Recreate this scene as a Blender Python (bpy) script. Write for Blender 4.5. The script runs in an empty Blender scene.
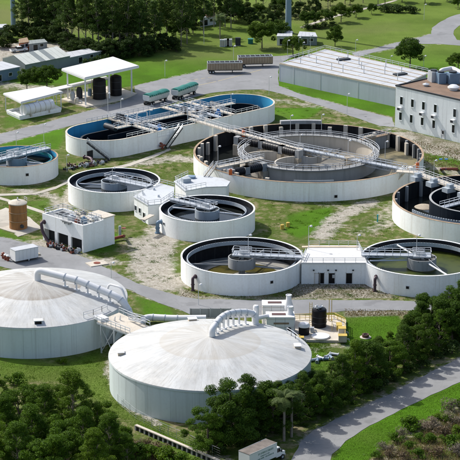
import bpy, math, random
from mathutils import Vector, Matrix
from math import sin, cos, pi, radians

# ------------------------------------------------------------------ camera, sky, sun, exposure
scene = bpy.context.scene
COL = scene.collection
FOC, PITCH, CAMH = 2000.0, radians(17.3), 135.3      # focal length in photo pixels, tilt down, metres above ground
cam_d = bpy.data.cameras.new("camera")
cam = bpy.data.objects.new("camera", cam_d)
COL.objects.link(cam)
cam.location = (0, 0, CAMH)
cam.rotation_euler = (pi / 2 - PITCH, 0, 0)
cam_d.sensor_width = 36.0
cam_d.lens = FOC / 460.0 * 36.0
cam_d.clip_start = 1.0
cam_d.clip_end = 20000.0
scene.camera = cam

SUN_EL = radians(45.0)
SUN_DIR = Vector((0.795 * cos(SUN_EL), -0.606 * cos(SUN_EL), -sin(SUN_EL))).normalized()   # the way the light travels
world = bpy.data.worlds.new("World")
scene.world = world
world.use_nodes = True
wn = world.node_tree.nodes
sky = wn.new("ShaderNodeTexSky")
sky.sky_type = 'NISHITA'
sky.sun_disc = False
sky.sun_elevation = SUN_EL
sky.sun_rotation = math.atan2(-SUN_DIR.x, -SUN_DIR.y)
sky.air_density = 1.0
sky.dust_density = 3.0
sky.ozone_density = 0.8
world.node_tree.links.new(sky.outputs[0], wn["Background"].inputs[0])
wn["Background"].inputs[1].default_value = 0.15
sun_d = bpy.data.lights.new("sun", 'SUN')
sun_d.energy = 4.0
sun_d.angle = radians(0.53)
sun_d.color = (1.0, 0.972, 0.925)
sun = bpy.data.objects.new("sun", sun_d)
sun.rotation_euler = SUN_DIR.to_track_quat('-Z', 'Y').to_euler()
sun.location = (-300, 300, 400)
COL.objects.link(sun)
scene.view_settings.view_transform = 'Standard'
scene.view_settings.look = 'None'
scene.view_settings.gamma = 1.0
scene.view_settings.exposure = 0.22
scene.view_settings.use_curve_mapping = False
scene.render.engine = 'CYCLES'

random.seed(7)
RND = random.Random(11)


def at(u, v, z=0.0):
    """Surveyed site position of a point seen at (u, v) of the 460 px photograph, lying at height z."""
    a = (u - 230.0) / FOC
    b = (230.0 - v) / FOC
    d = Vector((a, cos(PITCH) + b * sin(PITCH), -sin(PITCH) + b * cos(PITCH)))
    t = (z - CAMH) / d.z
    return Vector((d.x * t, d.y * t, z))


# ------------------------------------------------------------------ mesh builder
class MB:
    def __init__(s):
        s.v = []
        s.f = []

    def add(s, vs, fs):
        n = len(s.v)
        s.v.extend([tuple(p) for p in vs])
        s.f.extend([tuple(i + n for i in q) for q in fs])
        return s

    def box(s, c, hx, hy, z0, z1, ang=0.0):
        ca, sa = cos(ang), sin(ang)
        vs = []
        for z in (z0, z1):
            for x, y in ((-hx, -hy), (hx, -hy), (hx, hy), (-hx, hy)):
                vs.append((c[0] + x * ca - y * sa, c[1] + x * sa + y * ca, z))
        return s.add(vs, [(3, 2, 1, 0), (4, 5, 6, 7), (0, 1, 5, 4), (1, 2, 6, 5), (2, 3, 7, 6), (3, 0, 4, 7)])

    def prism(s, poly, z0, z1):
        n = len(poly)
        a = sum(poly[i][0] * poly[(i + 1) % n][1] - poly[(i + 1) % n][0] * poly[i][1] for i in range(n))
        if a < 0:
            poly = list(poly)[::-1]
        vs = [(p[0], p[1], z0) for p in poly] + [(p[0], p[1], z1) for p in poly]
        fs = [tuple(range(n))[::-1], tuple(range(n, 2 * n))]
        fs += [(i, (i + 1) % n, (i + 1) % n + n, i + n) for i in range(n)]
        return s.add(vs, fs)

    def beam(s, p0, p1, w, h):
        p0, p1 = Vector(p0), Vector(p1)
        d = (p1 - p0).normalized()
        up = Vector((0, 0, 1)) if abs(d.z) < 0.95 else Vector((0, 1, 0))
        r = d.cross(up).normalized()
        u = r.cross(d).normalized()
        vs = []
        for p in (p0, p1):
            for a, b in ((-1, -1), (1, -1), (1, 1), (-1, 1)):
                vs.append(p + r * (a * w / 2) + u * (b * h / 2))
        return s.add(vs, [(3, 2, 1, 0), (4, 5, 6, 7), (0, 1, 5, 4), (1, 2, 6, 5), (2, 3, 7, 6), (3, 0, 4, 7)])

    def tube(s, pts, r, n=8, caps=True, r1=None):
        pts = [Vector(p) for p in pts]
        m = len(pts)
        base = len(s.v)
        ref = None
        for i, p in enumerate(pts):
            d = (pts[min(i + 1, m - 1)] - pts[max(i - 1, 0)]).normalized()
            if ref is None:
                ref = Vector((0, 0, 1)) if abs(d.z) < 0.9 else Vector((0, 1, 0))
            a = d.cross(ref)
            if a.length < 1e-4:
                a = d.cross(Vector((1, 0.3, 0)))
            a.normalize()
            b = a.cross(d).normalized()
            ref = b
            rr = r if r1 is None else r + (r1 - r) * i / max(1, m - 1)
            for k in range(n):
                t = 2 * pi * k / n
                s.v.append(tuple(p + a * (rr * cos(t)) + b * (rr * sin(t))))
        for i in range(m - 1):
            for k in range(n):
                k2 = (k + 1) % n
                s.f.append((base + i * n + k, base + i * n + k2, base + (i + 1) * n + k2, base + (i + 1) * n + k))
        if caps:
            s.f.append(tuple(base + k for k in range(n))[::-1])
            s.f.append(tuple(base + (m - 1) * n + k for k in range(n)))
        return s

    def lathe(s, c, prof, n=48, a0=0.0, a1=2 * pi):
        full = abs(a1 - a0) > 2 * pi - 1e-4
        m = n if full else n + 1
        base = len(s.v)
        for i in range(m):
            t = a0 + (a1 - a0) * i / n
            for r, z in prof:
                s.v.append((c[0] + r * cos(t), c[1] + r * sin(t), z))
        k = len(prof)
        for i in range(n):
            j = (i + 1) % m
            for q in range(k - 1):
                s.f.append((base + i * k + q, base + j * k + q, base + j * k + q + 1, base + i * k + q + 1))
        return s

    def ring(s, c, r0, r1, z0, z1, n=64, a0=0.0, a1=2 * pi):
        s.lathe(c, [(r1, z0), (r1, z1), (r0, z1), (r0, z0), (r1, z0)], n, a0, a1)
        if abs(a1 - a0) < 2 * pi - 1e-4:
            for t in (a0, a1):
                s.add([(c[0] + r * cos(t), c[1] + r * sin(t), z) for r, z in ((r0, z0), (r1, z0), (r1, z1), (r0, z1))], [(0, 1, 2, 3)])
        return s

    def cyl(s, c, r, z0, z1, n=20, r1=None):
        r1 = r if r1 is None else r1
        base = len(s.v)
        for rr, z in ((r, z0), (r1, z1)):
            for k in range(n):
                t = 2 * pi * k / n
                s.v.append((c[0] + rr * cos(t), c[1] + rr * sin(t), z))
        s.f += [(base + k, base + (k + 1) % n, base + n + (k + 1) % n, base + n + k) for k in range(n)]
        s.f += [tuple(base + k for k in range(n))[::-1], tuple(base + n + k for k in range(n))]
        return s

    def disc(s, c, r, z, n=64):
        base = len(s.v)
        s.v += [(c[0] + r * cos(2 * pi * k / n), c[1] + r * sin(2 * pi * k / n), z) for k in range(n)]
        s.f.append(tuple(base + k for k in range(n)))
        return s

    def rail(s, pts, h=1.1, r=0.045, step=2.0, rails=(1.0, 0.55)):
        """posts and rails along a polyline whose points lie on the deck"""
        pts = [Vector(p) for p in pts]
        up = Vector((0, 0, 1))
        for q in rails:
            for a, b in zip(pts, pts[1:]):
                s.beam(a + up * h * q, b + up * h * q, 2 * r, 2 * r)
        for a, b in zip(pts, pts[1:]):
            n = max(1, int(round((b - a).length / step)))
            for k in range(n + 1):
                p = a.lerp(b, k / n)
                s.beam(p, p + up * h, 1.8 * r, 1.8 * r)
        return s

    def mesh(s, name, mat, off=(0, 0, 0), sharp=38):
        me = bpy.data.meshes.new(name)
        o = Vector(off)
        me.from_pydata([tuple(Vector(p) - o) for p in s.v], [], s.f)
        if isinstance(mat, (list, tuple)):
            for m in mat:
                me.materials.append(m)
        else:
            me.materials.append(mat)
        if sharp:
            me.shade_smooth()
            me.set_sharp_from_angle(angle=radians(sharp))
        me.update()
        return me

    def part(s, name, mat, root, parent=None, sharp=38, label=None):
        o = bpy.data.objects.new(name, s.mesh(name, mat, root.location, sharp))
        COL.objects.link(o)
        o.parent = parent or root
        if label:
            o["label"] = label
        return o

    def solo(s, name, mat, label, cat, loc=(0, 0, 0), group=None, kind=None, sharp=38):
        o = bpy.data.objects.new(name, s.mesh(name, mat, loc, sharp))
        o.location = loc
        COL.objects.link(o)
        if kind:
            o["kind"] = kind
        if label:
            o["label"] = label
        if cat:
            o["category"] = cat
        if group:
            o["group"] = group
        return o


def thing(name, label, cat, loc, group=None):
    o = bpy.data.objects.new(name, None)
    o.location = Vector((loc[0], loc[1], loc[2] if len(loc) > 2 else 0.0))
    o.empty_display_size = 0.5
    COL.objects.link(o)
    o["label"] = label
    o["category"] = cat
    if group:
        o["group"] = group
    return o


def copy_tree(o, parent=None):
    c = o.copy()
    COL.objects.link(c)
    c.parent = parent
    for ch in o.children:
        copy_tree(ch, c)
    return c


def arc(c, r, z, a0, a1, n):
    return [Vector((c[0] + r * cos(a0 + (a1 - a0) * k / n), c[1] + r * sin(a0 + (a1 - a0) * k / n), z)) for k in range(n + 1)]


def bend(pts, rad, n=5):
    """round the corners of a polyline"""
    pts = [Vector(p) for p in pts]
    out = [pts[0]]
    for a, b, c in zip(pts, pts[1:], pts[2:]):
        d0 = (a - b)
        d1 = (c - b)
        r = min(rad, d0.length * 0.49, d1.length * 0.49)
        p, q = b + d0.normalized() * r, b + d1.normalized() * r
        for k in range(n + 1):
            t = k / n
            out.append(p * (1 - t) ** 2 + b * 2 * t * (1 - t) + q * t * t)
    out.append(pts[-1])
    return out


# ------------------------------------------------------------------ materials
def new_mat(name):
    m = bpy.data.materials.new(name)
    m.use_nodes = True
    nt = m.node_tree
    return m, nt, nt.nodes["Principled BSDF"]


def nz(nt, scale, detail=4.0, rough=0.55, vec=None, dist=0.0):
    n = nt.nodes.new("ShaderNodeTexNoise")
    n.inputs["Scale"].default_value = scale
    n.inputs["Detail"].default_value = detail
    n.inputs["Roughness"].default_value = rough
    n.inputs["Distortion"].default_value = dist
    if vec is not None:
        nt.links.new(vec, n.inputs["Vector"])
    return n.outputs[0]


def ramp(nt, src, stops):
    r = nt.nodes.new("ShaderNodeValToRGB")
    el = r.color_ramp.elements
    while len(el) < len(stops):
        el.new(0.5)
    for e, (p, c) in zip(el, stops):
        e.position = p
        e.color = (c[0], c[1], c[2], 1) if not isinstance(c, (int, float)) else (c, c, c, 1)
    nt.links.new(src, r.inputs[0])
    return r.outputs[0]


def mix(nt, fac, a, b, mode='MIX'):
    m = nt.nodes.new("ShaderNodeMix")
    m.data_type = 'RGBA'
    m.blend_type = mode
    for sock, val in ((m.inputs[0], fac), (m.inputs[6], a), (m.inputs[7], b)):
        if isinstance(val, bpy.types.NodeSocket):
            nt.links.new(val, sock)
        elif isinstance(val, (int, float)):
            sock.default_value = val if sock == m.inputs[0] else (val, val, val, 1)
        else:
            sock.default_value = (val[0], val[1], val[2], 1)
    return m.outputs[2]


def math_n(nt, op, a, b=None, clamp=False):
    m = nt.nodes.new("ShaderNodeMath")
    m.operation = op
    m.use_clamp = clamp
    for i, val in enumerate((a, b)):
        if val is None:
            continue
        if isinstance(val, bpy.types.NodeSocket):
            nt.links.new(val, m.inputs[i])
        else:
            m.inputs[i].default_value = val
    return m.outputs[0]


def wcoord(nt, scale=(1, 1, 1), obj=False):
    if obj:
        src = nt.nodes.new("ShaderNodeTexCoord").outputs["Object"]
    else:
        src = nt.nodes.new("ShaderNodeNewGeometry").outputs["Position"]
    mp = nt.nodes.new("ShaderNodeMapping")
    mp.inputs["Scale"].default_value = scale
    nt.links.new(src, mp.inputs["Vector"])
    return mp.outputs[0]


def bump(nt, b, h, strength=0.3, dist=0.05):
    n = nt.nodes.new("ShaderNodeBump")
    n.inputs["Strength"].default_value = strength
    n.inputs["Distance"].default_value = dist
    nt.links.new(h, n.inputs["Height"])
    nt.links.new(n.outputs[0], b.inputs["Normal"])


def simple(name, col, rough=0.6, metal=0.0, var=0.18, scale=0.6, spec=0.4):
    m, nt, b = new_mat(name)
    v = wcoord(nt)
    n1 = nz(nt, scale, 5, 0.6, v)
    n2 = nz(nt, scale * 7, 4, 0.6, v)
    dark = [c * (1 - var) for c in col]
    lite = [min(1, c * (1 + var * 0.7)) for c in col]
    c1 = ramp(nt, n1, [(0.3, dark), (0.7, lite)])
    c2 = mix(nt, 0.35, c1, ramp(nt, n2, [(0.3, dark), (0.7, lite)]))
    nt.links.new(c2, b.inputs["Base Color"])
    b.inputs["Roughness"].default_value = rough
    b.inputs["Metallic"].default_value = metal
    b.inputs["Specular IOR Level"].default_value = spec
    return m


def streaked(name, col, stain, amount=0.5, rough=0.65, sx=0.5, sz=0.05, thr=(0.5, 0.75)):
    """painted concrete with run marks that go down the wall"""
    m, nt, b = new_mat(name)
    run = nz(nt, 1.0, 5, 0.6, wcoord(nt, (sx, sx, sz)))
    blot = nz(nt, 0.18, 5, 0.6, wcoord(nt))
    fine = nz(nt, 2.5, 4, 0.6, wcoord(nt))
    thin = nz(nt, 1.0, 3, 0.5, wcoord(nt, (sx * 4.5, sx * 4.5, sz * 1.2)))
    k2 = math_n(nt, 'MULTIPLY', ramp(nt, thin, [(0.60, 0.0), (0.70, 1.0)]), amount * 1.1)
    k = math_n(nt, 'MULTIPLY', ramp(nt, run, [(thr[0], 0.0), (thr[1], 1.0)]), amount)
    c = mix(nt, ramp(nt, blot, [(0.35, 0.0), (0.7, 0.7)]), col, [x * 0.9 for x in col])
    c = mix(nt, k, c, stain)
    c = mix(nt, k2, c, stain)
    c = mix(nt, ramp(nt, fine, [(0.45, 0.0), (0.8, 0.22)]), c, stain)
    nt.links.new(c, b.inputs["Base Color"])
    b.inputs["Roughness"].default_value = rough
    bump(nt, b, fine, 0.15, 0.02)
    return m


M = {}
M['white_wall'] = streaked("white_painted_concrete", (0.90, 0.915, 0.905), (0.52, 0.48, 0.41), 0.33)
M['white_deck'] = streaked("white_deck_coating", (0.60, 0.605, 0.60), (0.48, 0.45, 0.40), 0.5, 0.6, 0.35, 0.35)
M['grey_deck'] = streaked("grey_deck_coating", (0.52, 0.55, 0.57), (0.36, 0.36, 0.35), 0.5, 0.6, 0.35, 0.35)
M['lining'] = streaked("black_tank_lining", (0.010, 0.011, 0.014), (0.045, 0.047, 0.05), 0.6, 0.5)
M['lining_navy'] = streaked("navy_tank_lining", (0.007, 0.012, 0.02), (0.02, 0.03, 0.04), 0.5, 0.5)
M['blue_lining'] = streaked("blue_tank_lining", (0.05, 0.36, 0.60), (0.035, 0.22, 0.38), 0.5, 0.5)
M['conc'] = streaked("bare_concrete", (0.44, 0.38, 0.29), (0.20, 0.18, 0.14), 0.7, 0.85)
M['conc_grey'] = streaked("grey_concrete", (0.33, 0.34, 0.34), (0.17, 0.17, 0.16), 0.6, 0.85)
M['conc_pale'] = streaked("pale_concrete", (0.56, 0.51, 0.43), (0.32, 0.29, 0.23), 0.6, 0.85)
M['launder'] = streaked("launder_concrete", (0.36, 0.41, 0.45), (0.18, 0.20, 0.22), 0.5, 0.7)
M['galv'] = simple("galvanised_steel", (0.50, 0.53, 0.56), 0.42, 0.35, 0.2, 0.9)
M['rail'] = simple("aluminium_railing", (0.60, 0.62, 0.64), 0.4, 0.3, 0.1)
M['steel_dark'] = simple("dark_steel", (0.05, 0.055, 0.06), 0.5, 0.2, 0.3)
M['black'] = simple("black_polymer", (0.010, 0.010, 0.012), 0.4, 0, 0.3)
M['white_paint'] = simple("white_paint", (0.72, 0.72, 0.72), 0.4, 0, 0.06)
M['rust_rim'] = simple("rusty_rim", (0.36, 0.26, 0.17), 0.8, 0, 0.55, 0.5)
M['pipe_brown'] = simple("brown_coated_pipe", (0.10, 0.045, 0.035), 0.45, 0, 0.3)
M['pipe_red'] = simple("red_oxide_pipe", (0.22, 0.055, 0.03), 0.5, 0, 0.4)
M['pipe_purple'] = simple("purple_brown_pipe", (0.075, 0.045, 0.055), 0.45, 0, 0.3)
M['pipe_blue'] = simple("blue_grey_pipe", (0.16, 0.24, 0.33), 0.4, 0, 0.2)
M['blue_paint'] = simple("blue_equipment_paint", (0.03, 0.16, 0.42), 0.35, 0, 0.15)
M['yellow'] = simple("yellow_safety_paint", (0.55, 0.39, 0.07), 0.45, 0, 0.15)
M['orange'] = simple("orange_paint", (0.62, 0.12, 0.02), 0.5, 0, 0.2)
M['teal'] = simple("teal_paint", (0.02, 0.30, 0.34), 0.4, 0, 0.2)
M['rust_tank'] = streaked("rusty_tank_steel", (0.30, 0.135, 0.04), (0.13, 0.055, 0.02), 0.7, 0.7, 0.9, 0.12)
M['glass'] = simple("dark_window_glass", (0.012, 0.016, 0.02), 0.08, 0, 0.2)
M['shadow_room'] = simple("dark_room_shade", (0.03, 0.03, 0.032), 0.8, 0, 0.2)  # dark colour standing in for the shade inside bays and openings
M['brown_roof'] = simple("brown_gravel_roof", (0.20, 0.135, 0.095), 0.95, 0, 0.35, 0.25)
M['sand_roof'] = simple("pale_roof_curb", (0.52, 0.44, 0.33), 0.85, 0, 0.25)
M['store_wall'] = streaked("blue_grey_wall_panel", (0.44, 0.49, 0.53), (0.32, 0.36, 0.39), 0.5)
M['block_wall'] = streaked("pale_grey_wall_panel", (0.80, 0.84, 0.84), (0.48, 0.49, 0.49), 0.4)
M['roof_white'] = streaked("white_membrane_roof", (0.47, 0.49, 0.51), (0.34, 0.35, 0.37), 0.6, 0.6, 0.3, 0.3, (0.45, 0.75))
M['shed_roof'] = streaked("pale_green_metal_roof", (0.60, 0.62, 0.56), (0.42, 0.42, 0.36), 0.5, 0.5)
M['shed_wall'] = simple("grey_green_wall", (0.22, 0.25, 0.25), 0.7, 0, 0.15)
M['canopy_roof'] = streaked("white_canopy_roof", (0.60, 0.605, 0.59), (0.60, 0.57, 0.50), 0.35, 0.5)
M['pole_blue'] = simple("blue_grey_steel_pole", (0.22, 0.30, 0.38), 0.5, 0.1, 0.12)
M['tarp'] = simple("green_tarp", (0.02, 0.17, 0.14), 0.6, 0, 0.25)
M['tyre'] = simple("tyre_rubber", (0.02, 0.02, 0.02), 0.85, 0, 0.2)
M['wood'] = simple("weathered_wood", (0.28, 0.20, 0.13), 0.85, 0, 0.35, 1.5)
M['bark'] = simple("bark", (0.13, 0.10, 0.075), 0.9, 0, 0.4, 2.0)
M['bark_pale'] = simple("pale_bark", (0.24, 0.20, 0.16), 0.9, 0, 0.3, 2.0)
M['truck_grey'] = simple("grey_vehicle_paint", (0.55, 0.58, 0.60), 0.35, 0, 0.1)


def water_mat(name, col, rough=0.06, patch=None):
    m, nt, b = new_mat(name)
    v = wcoord(nt)
    n = nz(nt, 0.25, 5, 0.6, v)
    if patch:
        c = mix(nt, ramp(nt, n, [(0.45, 0.0), (0.62, 1.0)]), col, patch)
    else:
        c = mix(nt, ramp(nt, n, [(0.4, 0.0), (0.7, 1.0)]), col, [x * 0.6 for x in col])
    nt.links.new(c, b.inputs["Base Color"])
    b.inputs["Roughness"].default_value = rough
    b.inputs["IOR"].default_value = 1.33
    bump(nt, b, nz(nt, 3.0, 3, 0.5, v), 0.05, 0.02)
    return m


M['water_black'] = water_mat("dark_process_water", (0.012, 0.014, 0.013))
M['water_green'] = water_mat("green_algae_water", (0.05, 0.065, 0.010), 0.45, (0.02, 0.032, 0.006))
M['water_olive'] = water_mat("shallow_olive_water", (0.085, 0.072, 0.02), 0.12, (0.02, 0.022, 0.010))
M['water_grey'] = water_mat("shallow_grey_water", (0.10, 0.11, 0.11), 0.15, (0.05, 0.055, 0.05))
M['sludge'] = water_mat("sludge_bed", (0.22, 0.19, 0.11), 0.5, (0.06, 0.06, 0.04))
M['basin'] = water_mat("stained_basin_floor", (0.25, 0.225, 0.18), 0.3, (0.16, 0.15, 0.125))
M['wet_floor'] = water_mat("wet_tank_floor", (0.33, 0.32, 0.29), 0.14, (0.17, 0.17, 0.155))


def dome_mat(name, disc_col, disc_r, seed):
    """white dome roof: radial run marks, a stained crown disc, seams"""
    m, nt, b = new_mat(name)
    tc = nt.nodes.new("ShaderNodeTexCoord").outputs["Object"]
    sp = nt.nodes.new("ShaderNodeSeparateXYZ")
    nt.links.new(tc, sp.inputs[0])
    ang = math_n(nt, 'ARCTAN2', sp.outputs[1], sp.outputs[0])
    r = math_n(nt, 'SQRT', math_n(nt, 'ADD', math_n(nt, 'POWER', sp.outputs[0], 2.0), math_n(nt, 'POWER', sp.outputs[1], 2.0)))
    cx = nt.nodes.new("ShaderNodeCombineXYZ")
    nt.links.new(math_n(nt, 'MULTIPLY', ang, 5.0), cx.inputs[0])
    nt.links.new(math_n(nt, 'MULTIPLY', r, 0.10), cx.inputs[1])
    cx.inputs[2].default_value = seed
    run = nz(nt, 1.0, 7, 0.68, cx.outputs[0])
    blot = nz(nt, 0.35, 7, 0.7, tc)
    fine = nz(nt, 1.6, 5, 0.65, tc)
    c = mix(nt, ramp(nt, run, [(0.36, 0.0), (0.68, 0.9)]), (0.54, 0.555, 0.55), (0.33, 0.33, 0.315))
    cf = nt.nodes.new("ShaderNodeCombineXYZ")
    nt.links.new(math_n(nt, 'MULTIPLY', ang, 48.0), cf.inputs[0])
    nt.links.new(math_n(nt, 'MULTIPLY', r, 0.35), cf.inputs[1])
    cf.inputs[2].default_value = seed + 3.0
    run2 = nz(nt, 1.0, 5, 0.7, cf.outputs[0])
    c = mix(nt, math_n(nt, 'MULTIPLY', ramp(nt, run2, [(0.50, 0.0), (0.64, 0.85)]), ramp(nt, blot, [(0.35, 0.1), (0.6, 1.0)])), c, (0.26, 0.25, 0.22))
    c = mix(nt, ramp(nt, blot, [(0.42, 0.0), (0.72, 0.6)]), c, (0.60, 0.59, 0.55))
    disc = ramp(nt, math_n(nt, 'ADD', math_n(nt, 'MULTIPLY', r, 1.0 / (disc_r * 2)), math_n(nt, 'MULTIPLY', math_n(nt, 'SUBTRACT', fine, 0.5), 0.015)),
                [(0.492, 1.0), (0.506, 0.0)])
    edge = ramp(nt, math_n(nt, 'MULTIPLY', r, 1.0 / (disc_r * 2)), [(0.0, 0.45), (0.42, 0.62), (0.5, 1.0)])
    fd = math_n(nt, 'MULTIPLY', math_n(nt, 'MULTIPLY', disc, edge), ramp(nt, run, [(0.32, 0.25), (0.62, 0.85)]))
    c = mix(nt, fd, c, disc_col)
    c = mix(nt, ramp(nt, nz(nt, 4.0, 5, 0.75, tc), [(0.55, 0.0), (0.72, 0.45)]), c, (0.33, 0.315, 0.28))
    # narrow gore seams
    sm = math_n(nt, 'PINGPONG', math_n(nt, 'ADD', ang, 10.0), pi / 36)
    sl = math_n(nt, 'MULTIPLY', math_n(nt, 'LESS_THAN', math_n(nt, 'MULTIPLY', sm, r), 0.04), 0.18)
    c = mix(nt, sl, c, (0.50, 0.48, 0.44))
    nt.links.new(c, b.inputs["Base Color"])
    b.inputs["Roughness"].default_value = 0.55
    bump(nt, b, fine, 0.1, 0.02)
    return m


M['dome_brown'] = dome_mat("dome_roof_brown_crown", (0.21, 0.17, 0.12), 9.0, 2.0)
M['dome_tan'] = dome_mat("dome_roof_tan_crown", (0.40, 0.37, 0.315), 9.2, 5.0)
M['tank_wall'] = streaked("pale_tank_wall", (0.62, 0.69, 0.70), (0.42, 0.46, 0.46), 0.65, 0.55, 0.6, 0.03)

for k_ in ('lining', 'lining_navy', 'steel_dark', 'black'):
    M[k_].node_tree.nodes['Principled BSDF'].inputs['Specular IOR Level'].default_value = 0.18

# ------------------------------------------------------------------ ground
import numpy as np


def px_poly(pts):
    return [tuple(at(u, v)[:2]) for u, v in pts]


def poly_mask(P, poly, soft):
    poly = np.array(poly)
    inside = np.zeros(len(P), bool)
    dist = np.full(len(P), 1e9)
    n = len(poly)
    for i in range(n):
        a, b = poly[i], poly[(i + 1) % n]
        c = ((a[1] > P[:, 1]) != (b[1] > P[:, 1]))
        with np.errstate(divide='ignore', invalid='ignore'):
            xi = (b[0] - a[0]) * (P[:, 1] - a[1]) / (b[1] - a[1] + 1e-12) + a[0]
        inside ^= c & (P[:, 0] < xi)
        dist = np.minimum(dist, seg_dist(P, a, b))
    return np.clip(0.5 + np.where(inside, dist, -dist) / soft, 0, 1)


def seg_dist(P, a, b):
    d = b - a
    t = np.clip(((P - a) @ d) / (d @ d + 1e-9), 0, 1)
    return np.linalg.norm(P - (a + t[:, None] * d), axis=1)


def line_mask(P, pts, half, soft):
    q = [np.array(at(u, v)[:2]) for u, v in pts]
    dist = np.full(len(P), 1e9)
    for a, b in zip(q, q[1:]):
        dist = np.minimum(dist, seg_dist(P, a, b))
    return np.clip(0.5 + (half - dist) / soft, 0, 1)


def build_ground():
    fx = np.arange(-100, 100.1, 1.0)
    fy = np.concatenate([np.arange(285, 560, 1.0), np.arange(560, 770, 2.2)])
    xs = np.concatenate([[-9000, -3000, -1000, -400, -200, -140], fx, [140, 200, 400, 1000, 3000, 9000]])
    ys = np.concatenate([[-9000, -2000, -300, 0, 150, 230, 270], fy, [800, 900, 1100, 1500, 3000, 9000]])
    X, Y = np.meshgrid(xs, ys)
    P = np.stack([X.ravel(), Y.ravel()], 1)
    nx, ny = len(xs), len(ys)
    i, j = np.meshgrid(np.arange(nx - 1), np.arange(ny - 1))
    a = (j * nx + i).ravel()
    F = np.stack([a, a + 1, a + 1 + nx, a + nx], 1)
    lush = np.clip((P[:, 1] - at(230, 92).y) / 15, 0, 1) * 0.85
    for pts, s, k in [
        ([(0, 139), (66, 125), (66, 140), (60, 150), (0, 148)], 4, 0.75),
        ([(120, 88), (165, 79), (207, 69), (240, 60), (262, 50), (262, 30), (160, 45), (100, 80)], 6, 1.0),
        ([(276, 82), (284, 91), (394, 117), (396, 106), (300, 84), (284, 78)], 2, 1.0),
        ([(266, 108), (300, 108), (325, 106), (312, 117), (285, 122), (262, 118)], 4, 1.0),
        ([(320, 58), (345, 58), (440, 90), (460, 80), (460, 45), (400, 48)], 5, 0.9),
        ([(424, 146), (462, 154), (462, 166), (430, 158)], 3, 0.9),
        ([(343, 317), (396, 313), (410, 335), (352, 354), (338, 338)], 4, 1.0),
        ([(330, 462), (345, 440), (401, 408), (462, 381), (560, 333), (560, 352), (462, 402), (395, 436), (366, 462), (340, 500), (310, 500)], 2, 1.0),
        ([(-10, 350), (60, 362), (105, 345), (118, 400), (160, 425), (222, 452), (225, 462), (180, 462), (120, 420), (60, 385), (-10, 380)], 5, 0.62),
        ([(286, 214), (332, 206), (338, 222), (300, 240), (284, 232)], 4, 0.85),
        ([(84, 222), (124, 234), (118, 252), (88, 256)], 3, 0.6),
        ([(130, 268), (158, 272), (165, 290), (150, 296), (132, 282)], 3, 0.3),
        ([(128, 292), (175, 305), (178, 318), (140, 316)], 3, 0.6),
        ([(0, 205), (60, 196), (48, 212), (0, 226)], 3, 0.5),
        ([(-10, 225), (40, 242), (20, 246), (-10, 240)], 2, 0.6),
        ([(60, 100), (0, 118), (0, 132), (64, 112)], 3, 0.55),
        ([(232, 350), (330, 340), (345, 375), (230, 380)], 5, 0.55),
        ([(160, 252), (182, 262), (184, 290), (168, 280)], 4, 0.55),
    ]:
        lush = np.maximum(lush, k * poly_mask(P, px_poly(pts), s))
    dirt = np.zeros(len(P))
    for pts, h, s, k in [
        ([(172, 225), (152, 250), (150, 268), (165, 284)], 4.5, 6, 1.0),
        ([(135, 240), (150, 262), (140, 278)], 2.5, 5, 0.7),
        ([(370, 203), (338, 217), (322, 236)], 2.5, 5, 0.95),
        ([(395, 205), (385, 225), (360, 232)], 4, 9, 0.55),
        ([(300, 200), (350, 210)], 3, 8, 0.5),
        ([(140, 163), (178, 158), (195, 160)], 3.5, 7, 0.75),
        ([(20, 190), (52, 196), (64, 212), (75, 178)], 1.8, 4, 0.8),
        ([(36, 243), (88, 262), (110, 262)], 2.6, 5, 0.85),
        ([(402, 136), (440, 150), (470, 156)], 5, 5, 0.95),
        ([(404, 150), (425, 165), (462, 175)], 3, 6, 0.6),
        ([(0, 84), (70, 92), (105, 106)], 5, 8, 0.6),
        ([(0, 60), (30, 50)], 14, 8, 0.75),
        ([(275, 100), (310, 106)], 2.5, 6, 0.6),
        ([(330, 107), (372, 118), (395, 128)], 4, 8, 0.55),
        ([(118, 336), (108, 372), (125, 405), (160, 425)], 0.9, 1.6, 0.8),
        ([(200, 452), (222, 460)], 3, 5, 0.5),
        ([(300, 350), (345, 345)], 2, 5, 0.5),
        ([(280, 350), (310, 352)], 2, 6, 0.4),
        ([(375, 470), (410, 440), (470, 402)], 4, 6, 0.35),
    ]:
        dirt = np.maximum(dirt, k * line_mask(P, pts, h, s))
    for pts in ([(0, 237), (35, 245), (62, 251), (104, 267), (136, 283), (178, 296), (240, 300), (310, 300), (430, 301.5), (460, 302)], [(460, 311.5), (345, 311), (300, 315)], [(180, 310), (132, 291), (104, 281)],
                [(0, 134), (45, 123), (88, 111), (115, 104), (136, 95)], [(0, 144), (40, 134), (66, 127)], [(134, 86), (160, 80), (207, 69), (237, 61.5)], [(279, 86), (300, 94), (345, 106), (392, 118)],
                [(274, 92), (312, 103), (345, 114)], [(352, 53), (395, 43), (431, 34)], [(356, 57), (395, 48), (440, 44)], [(300, 443), (314, 430), (345, 415.5), (383, 397), (460, 358)]):
        dirt = np.maximum(dirt, 0.62 * line_mask(P, pts, 0.9, 2.2))
    grav = np.zeros(len(P))
    for pts, s, k in [
        ([(294, 282), (376, 284), (398, 298), (290, 299)], 2, 1.0),
        ([(176, 284), (200, 296), (300, 297), (300, 300), (178, 298)], 2, 0.8),
        ([(398, 128), (470, 145), (470, 160), (420, 146)], 4, 0.7),
        ([(340, 309), (400, 310), (420, 315), (345, 318)], 2, 0.7),
    ]:
        grav = np.maximum(grav, k * poly_mask(P, px_poly(pts), s))
    me = bpy.data.meshes.new("ground")
    V = np.concatenate([P, np.zeros((len(P), 1))], 1)
    me.from_pydata(V.tolist(), [], F.tolist())
    at_ = me.attributes.new("cover", 'FLOAT_COLOR', 'POINT')
    c = np.ones((len(P), 4))
    c[:, 0], c[:, 1], c[:, 2] = dirt, lush, grav
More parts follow.
